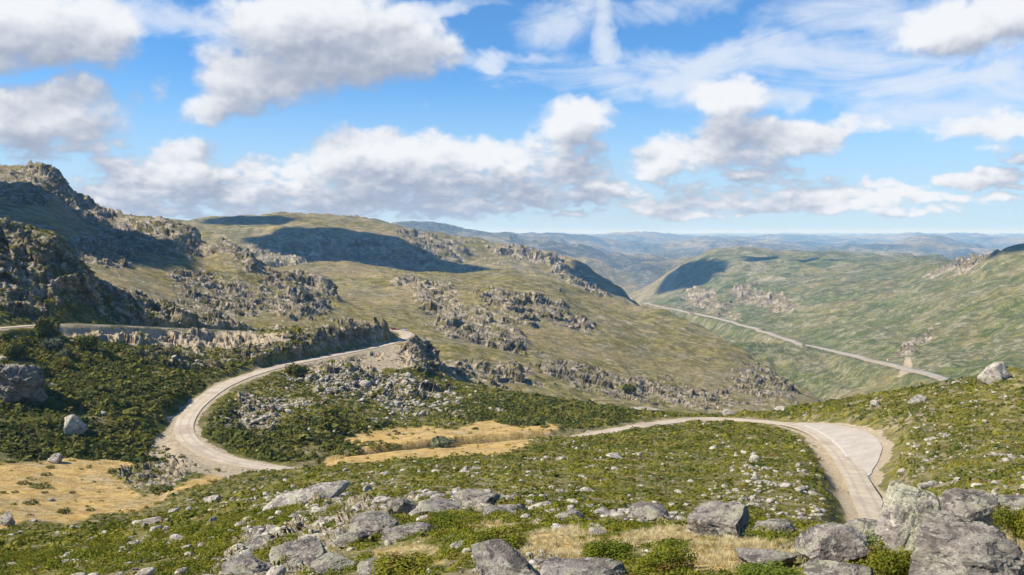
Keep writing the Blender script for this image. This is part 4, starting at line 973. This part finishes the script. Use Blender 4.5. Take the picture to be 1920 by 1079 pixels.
# marker by the lay-by exit
mk = bpy.data.objects.new('marker_post', None); C.objects.link(mk); q0 = P3(1629, 896, 213); mk.location = (q0[0], q0[1], float(coef[0]*q0[0]+coef[1]*q0[1]+coef[2])); mk['label'] = 'low blue and white marker post at the right tip of the lay-by'; mk['category'] = 'marker post'
def boxm(name, sx, sy, sz, z0, m, parent):
    bm = bmesh.new(); bmesh.ops.create_cube(bm, size=1, matrix=Matrix.Translation((0,0,z0+sz/2))@Matrix.Diagonal((sx,sy,sz,1))); bmesh.ops.bevel(bm, geom=bm.edges[:], offset=min(sx,sy,sz)*.15, segments=2, affect='EDGES')
    me = bpy.data.meshes.new(name); bm.to_mesh(me); bm.free(); return link(name, me, m, parent)
M_WHT = pm('white_paint', (.75,.75,.73), .5); M_BLU = pm('blue_paint', (.08,.25,.45), .5)
boxm('post', .42, .28, .8, 0, M_WHT, mk); boxm('cap', .44, .3, .34, .3, M_BLU, mk)
# farmhouses at the valley bottom
for (px_, py_, lb, sc_) in [(1296,589,'white farmhouse beside the valley road',1.),(1248,577,'pale farmhouse where the valley road disappears',1.2),(1668,676,'small stone hut above the valley road near the junction',.5)]:
    p = ground(px_, py_, 1300); t = bpy.data.objects.new('farmhouse', None); C.objects.link(t); t.location = Vector(p); t['label'] = lb; t['category'] = 'house'; t['group'] = 'houses in the valley'; t.scale = (sc_,)*3
    boxm('wall', 16, 9, 6, -1.5, M_WHT, t)
    bm = bmesh.new(); vs = [bm.verts.new(c_) for c_ in [(-8.6,-5.2,4.45),(8.6,-5.2,4.45),(8.6,5.2,4.45),(-8.6,5.2,4.45),(-8.6,0,7.2),(8.6,0,7.2)]]
    for ix in ((0,1,5,4),(2,3,4,5),(0,4,3),(1,2,5),(3,2,1,0)): bm.faces.new([vs[i] for i in ix])
    me = bpy.data.meshes.new('roof'); bm.to_mesh(me); bm.free(); link('roof', me, pm('tile', (.36,.16,.09), .8), t)

# ------------------------------------------------------------------ unseen clouds, added out of view towards the sun to shade the hills
M_CLOUD, nt_, b_ = mat('shade_cloud_white'); b_.inputs['Base Color'].default_value = (.9,.9,.92,1); b_.inputs['Roughness'].default_value = 1; b_.inputs['Specular IOR Level'].default_value = 0
g_ = G(nt_); geo_ = g_.n('ShaderNodeNewGeometry'); nn_ = g_.noise(geo_.outputs['Position'], .004, 6, .6); nt_.links.new(g_.mix(nn_, (.82,.83,.86), (.93,.93,.94)), b_.inputs['Base Color'])
def cloud(px, py, D_, rx, ry, alt, label, rot=0, seed=1):  # out-of-view blob set sunward of the target so its shadow falls there
    p = P3(px, py, D_); c_ = p+SUN*(alt-p[2])/SUN[2]
    r_ = np.random.default_rng(seed); v, f = ICO[6]; v = v.copy()
    for k_ in range(5):
        s_ = 1.3*2**k_; v = v+(v/np.linalg.norm(v, axis=1, keepdims=True))*(.28*.55**k_*n3(v[:,0]*s_+seed, v[:,1]*s_, v[:,2]*s_, seed+k_))[:,None]
    v[:,2] = np.where(v[:,2] < -.25, -.25+(v[:,2]+.25)*.25, v[:,2])
    a = math.radians(rot); x = v[:,0]*rx; y = v[:,1]*ry
    v = np.c_[x*math.cos(a)-y*math.sin(a), x*math.sin(a)+y*math.cos(a), v[:,2]*min(rx, ry)*.45]
    o = link('cloud', np_mesh('cloud', v, f), M_CLOUD, label=label, category='cloud', kind='stuff'); o.location = Vector(c_); return o
cloud(165,470,850,60,120,700,'unseen cloud placed to shade the hollow behind the crags',0,3)
cloud(50,372,950,90,50,760,'small unseen cloud placed to shade the upper left mountain',20,4)
cloud(640,462,2350,230,170,1300,'broad unseen cloud placed to shade the face of the far mountain',0,5)
cloud(790,495,2250,170,110,1300,'unseen cloud placed to shade the right part of the far mountain',0,6)
cloud(470,412,2750,150,80,1500,'long unseen cloud placed to shade the mountain crest',0,7)
cloud(1298,532,4800,230,520,3900,'large unseen cloud placed to shade the flank at the valley mouth',0,8)
cloud(1480,484,4700,260,110,3900,'wide unseen cloud placed to shade the plateau',0,9)
cloud(1135,530,2350,70,240,1600,'narrow unseen cloud placed to shade the shoulder of the mountain',0,10)
cloud(1915,460,2500,70,110,2300,'small unseen cloud placed to shade the right hilltop',0,12)

# ------------------------------------------------------------------ haze
bm = bmesh.new(); zl = float(Z.min())-1-5; zt_ = float(Z[np.hypot(X,Y)<30000].max())+30
RB = 72000
bmesh.ops.create_cube(bm, size=1, matrix=Matrix.Translation((0,0,(zl+zt_)/2))@Matrix.Diagonal((2*RB,2*RB,zt_-zl,1)))
me = bpy.data.meshes.new('haze'); bm.to_mesh(me); bm.free()
hm = bpy.data.materials.new('haze'); hm.use_nodes = True; nt = hm.node_tree; nt.nodes.clear()
out = nt.nodes.new('ShaderNodeOutputMaterial'); pv = nt.nodes.new('ShaderNodeVolumePrincipled'); nt.links.new(pv.outputs[0], out.inputs['Volume'])
pv.inputs['Density'].default_value = 1/18000; pv.inputs['Color'].default_value = (.27,.56,1,1); pv.inputs['Absorption Color'].default_value = (1,1,1,1); pv.inputs['Anisotropy'].default_value = .0
link('haze', me, hm, kind='stuff', label='thin blue haze filling the air over the valley', category='haze')
hm.cycles.homogeneous_volume = True

# ------------------------------------------------------------------ sky
wd = bpy.data.worlds.new('World'); bpy.context.scene.world = wd; wd.use_nodes = True; nt = wd.node_tree; g = G(nt)
bg = nt.nodes['Background']; sky = g.n('ShaderNodeTexSky', sky_type='NISHITA'); sky.sun_disc = False; sky.sun_elevation = SUN_EL; sky.sun_rotation = SUN_AZ
sky.altitude = 1500; sky.air_density = 1.0; sky.dust_density = .6; sky.ozone_density = 2.0
EXPO = .72; K = 2**-EXPO; SKYS = .1
tc = g.n('ShaderNodeTexCoord'); dr = tc.outputs['Generated']; sx = g.n('ShaderNodeSeparateXYZ'); nt.links.new(dr, sx.inputs[0])
azn = g.m('ARCTAN2', sx.outputs[0], sx.outputs[1]); eln = g.m('ARCSINE', sx.outputs[2])
cb = g.n('ShaderNodeCombineXYZ'); nt.links.new(azn, cb.inputs[0]); nt.links.new(eln, cb.inputs[1])
ae = cb.outputs[0]
def AE(px, py):
    a, s_ = ray(px, py); return float(a), float(math.atan(s_))
# cumulus masses: (px, py, half width, half height, strength)
CUM = [(50,50,190,80,1.1),(190,45,80,36,.8),(0,100,110,40,.8),(60,235,165,70,1.1),(130,185,75,52,1.),(180,225,70,42,.8),(300,170,28,45,.5),(260,190,40,24,.3),
 (620,70,250,100,1.15),(560,20,130,60,1.),(480,140,130,60,1.),(780,95,110,60,.95),(420,195,85,42,.85),(400,90,50,45,.5),(620,140,120,40,.5),
 (330,335,150,55,1.1),(340,285,80,38,.9),(230,320,60,34,.7),(250,370,150,36,.9),(490,310,50,32,.8),(470,360,130,45,.9),
 (730,300,190,62,1.1),(720,280,130,45,.9),(590,310,80,50,.9),(650,360,200,42,1.),(930,300,120,50,1.),(1050,330,100,45,.9),(880,350,160,40,.9),
 (1090,215,100,45,1.05),(1060,240,75,50,.9),(1030,275,60,40,.7),(1110,290,55,40,.6),(1160,208,50,18,.6),
 (1370,190,95,45,1.05),(1480,185,55,26,.5),(1450,250,170,48,1.05),(1580,235,75,32,.8),(1300,290,130,42,1.05),(1230,320,70,28,.9),(1390,300,100,30,.7),(1220,300,50,26,.6),
 (1810,50,160,48,1.1),(1900,30,110,55,1.),(1830,240,90,28,.95),(1900,230,80,30,.9),(1870,265,60,16,.6),(1915,285,40,14,.8),
 (1838,328,62,24,1.1),(1500,345,70,24,.5),
 (1000,365,130,26,.9),(1120,365,110,26,.9),(1230,385,120,20,.8),(1350,370,130,28,.75),(1480,385,120,20,.75),(1600,370,130,24,1.),(1720,370,80,18,.8),(1740,398,70,10,.8),(1560,392,110,12,.9),(1310,395,70,12,.9),(900,385,120,20,.9),(700,385,260,22,.9),(300,395,150,20,.9),(1850,375,100,14,.5),(1440,335,80,20,.6),
 (1500,388,420,14,.5),(1180,345,45,16,.7),(1290,352,55,16,.7),(1560,345,60,16,.7),(1640,345,50,14,.6),(1400,335,60,16,.8),(1700,350,50,12,.6),(1790,375,50,12,.7),(1650,395,60,9,.8),(1430,398,60,9,.8),(1080,395,80,10,.8),(980,330,60,20,.8),(1895,350,30,8,.5),(700,400,500,14,.5)]
grp = bpy.data.node_groups.new('cumulus', 'ShaderNodeTree')
grp.interface.new_socket('P', in_out='INPUT', socket_type='NodeSocketVector'); grp.interface.new_socket('D', in_out='OUTPUT', socket_type='NodeSocketFloat')
gg = G(grp); gi = grp.nodes.new('NodeGroupInput'); go = grp.nodes.new('NodeGroupOutput')
Pn_ = gi.outputs[0]
warp = gg.vm('SCALE', gg.vm('SUBTRACT', gg.noise(Pn_, 14, 5, .6, out=1), (.5,.5,.5)), .055)
Pw = gg.vm('MULTIPLY', gg.vm('ADD', Pn_, warp), (1,1,0))
cur = None
for (px_, py_, rx, ry, st) in CUM:
    a, e = AE(px_, py_)
    dlt = gg.vm('MULTIPLY', gg.vm('SUBTRACT', Pw, (a, e, 0)), (F/rx, F/ry, 0))
    ln_ = gg.vm('DOT_PRODUCT', dlt, dlt, out=1)
    val = gg.m('MULTIPLY_ADD', ln_, -.95*st, st)           # paraboloid bump
    cur = val if cur is None else gg.m('SMOOTH_MAX', cur, val, .25)
cur = gg.m('MAXIMUM', cur, -.6)
sq = gg.vm('MULTIPLY', Pn_, (1,1.35,0))
fn = gg.noise(sq, 20, 9, .54, .2); fl = gg.noise(sq, 9, 3, .5)
sy = gg.n('ShaderNodeSeparateXYZ'); grp.links.new(Pn_, sy.inputs[0]); low = gg.step(sy.outputs[1], .03, .16, 1., 0.)
fh = gg.noise(gg.vm('MULTIPLY', Pn_, (1,2.2,0)), 46, 7, .55, .3)
dens = gg.m('ADD', cur, gg.m('ADD', gg.m('MULTIPLY', gg.m('SUBTRACT', fn, .5), 1.7), gg.m('MULTIPLY', gg.m('SUBTRACT', fl, .5), .6)))
dens = gg.m('ADD', dens, gg.m('MULTIPLY', low, gg.m('SUBTRACT', gg.m('MULTIPLY', gg.m('SUBTRACT', fh, .5), 1.7), .0)))
dens = gg.m('SUBTRACT', dens, .17)
grp.links.new(dens, go.inputs[0])
def cum(p):
    x = g.n('ShaderNodeGroup'); x.node_tree = grp; nt.links.new(p, x.inputs[0]); return x.outputs[0]
d0 = cum(ae); d1 = cum(g.vm('ADD', ae, (-.018,.042,0))); d2 = cum(g.vm('ADD', ae, (-.004,.007,0)))
alpha = g.step(d0, -.09, .58)
lit = g.m('ADD', g.m('MULTIPLY', g.m('SUBTRACT', d0, d1), .55), g.m('MULTIPLY', g.m('SUBTRACT', d0, d2), .5))
thick = g.step(d0, .3, 1.5)
shade = g.m('SUBTRACT', g.m('ADD', .47, lit), g.m('MULTIPLY', thick, .38))
shade = g.m('SUBTRACT', shade, g.m('MULTIPLY', g.m('MULTIPLY', g.step(eln, .03, .085, 1., 0.), g.step(azn, .06, .16, 1., 0.)), .20))
shade = g.m('ADD', shade, g.m('MULTIPLY', g.m('SUBTRACT', g.noise(ae, 34, 6, .6, .4), .5), .55))
shade = g.step(shade, -.05, 1.25)
cc = g.mix(shade, (.37*K,.42*K,.54*K), (.90*K,.925*K,.97*K))
# thin high cloud
Pc = g.vm('MULTIPLY', ae, (1, 3.0, 0)); cn = g.noise(Pc, 7, 8, .62, .8); cn2 = g.noise(ae, 4, 3, .5)
cirrus = None
for (px_, py_, rx, ry, st) in [(1450,120,420,38,1.),(1700,150,300,40,1.),(1135,60,26,100,1.05),(1140,150,50,40,.8),(1250,145,120,20,.7),(330,35,150,28,.9),(1050,30,90,50,.7),(1600,25,130,45,.7),(925,122,36,12,1.),(1850,190,220,40,.9),(1200,10,220,22,.6),(960,115,110,10,.6),(850,15,120,14,.7)]:
    a, e = AE(px_, py_)
    wp = g.vm('ADD', ae, g.vm('SCALE', g.vm('SUBTRACT', g.noise(ae, 10, 4, .6, out=1), (.5,.5,.5)), .07)) if cirrus is None else wp
    if cirrus is None: wp = g.vm('MULTIPLY', wp, (1,1,0))
    dlt = g.vm('MULTIPLY', g.vm('SUBTRACT', wp, (a, e, 0)), (F/rx, F/ry, 0)); val = g.m('MULTIPLY_ADD', g.vm('DOT_PRODUCT', dlt, dlt, out=1), -.6*st, st)
    cirrus = val if cirrus is None else g.m('SMOOTH_MAX', cirrus, val, .3)
ca = g.step(g.m('ADD', g.m('MAXIMUM', cirrus, -.5), g.m('MULTIPLY', g.m('SUBTRACT', cn, .5), 3.0)), -.1, 1.15, 0, .85)
# clear sky: tint the physical sky slightly deeper
skc = g.n('ShaderNodeMix', data_type='RGBA', blend_type='MULTIPLY'); skc.inputs[0].default_value = 1; nt.links.new(sky.outputs[0], skc.inputs[6]); skc.inputs[7].default_value = (.42*SKYS,.76*SKYS,1.03*SKYS,1)
hz = g.step(eln, 0., .20, 1., 0.)
skh = g.mix(g.m('MULTIPLY', hz, .85), skc.outputs[2], (.57*K,.72*K,.89*K))
k1 = g.mix(ca, skh, (.78*K,.85*K,.96*K))
k2_ = g.mix(alpha, k1, cc)
nt.links.new(k2_, bg.inputs[0]); bg.inputs[1].default_value = 1.0

sl = bpy.data.lights.new('sun', 'SUN'); sl.energy = 5.0; sl.angle = math.radians(.53); sl.color = (1,.91,.78)
so = bpy.data.objects.new('sun', sl); C.objects.link(so); so.rotation_euler = Vector(SUN).to_track_quat('Z', 'Y').to_euler()

cam = bpy.data.cameras.new('camera'); cam.sensor_width = 36; cam.lens = 36*F/1920; cam.clip_end = 300000; cam.clip_start = .1
cobj = bpy.data.objects.new('camera', cam); C.objects.link(cobj); cobj.rotation_euler = (math.pi/2-PITCH, 0, 0); bpy.context.scene.camera = cobj
sc = bpy.context.scene; sc.render.engine = 'CYCLES'
sc.view_settings.view_transform = 'Standard'; sc.view_settings.look = 'None'; sc.view_settings.exposure = EXPO; sc.view_settings.gamma = 1
sc.cycles.use_denoising = True; sc.cycles.max_bounces = 4; sc.cycles.diffuse_bounces = 2; sc.cycles.volume_bounces = 2; sc.cycles.transparent_max_bounces = 4
sc.cycles.use_adaptive_sampling = True; sc.cycles.adaptive_threshold = .02
wd.cycles.sampling_method = 'MANUAL'; wd.cycles.sample_map_resolution = 512
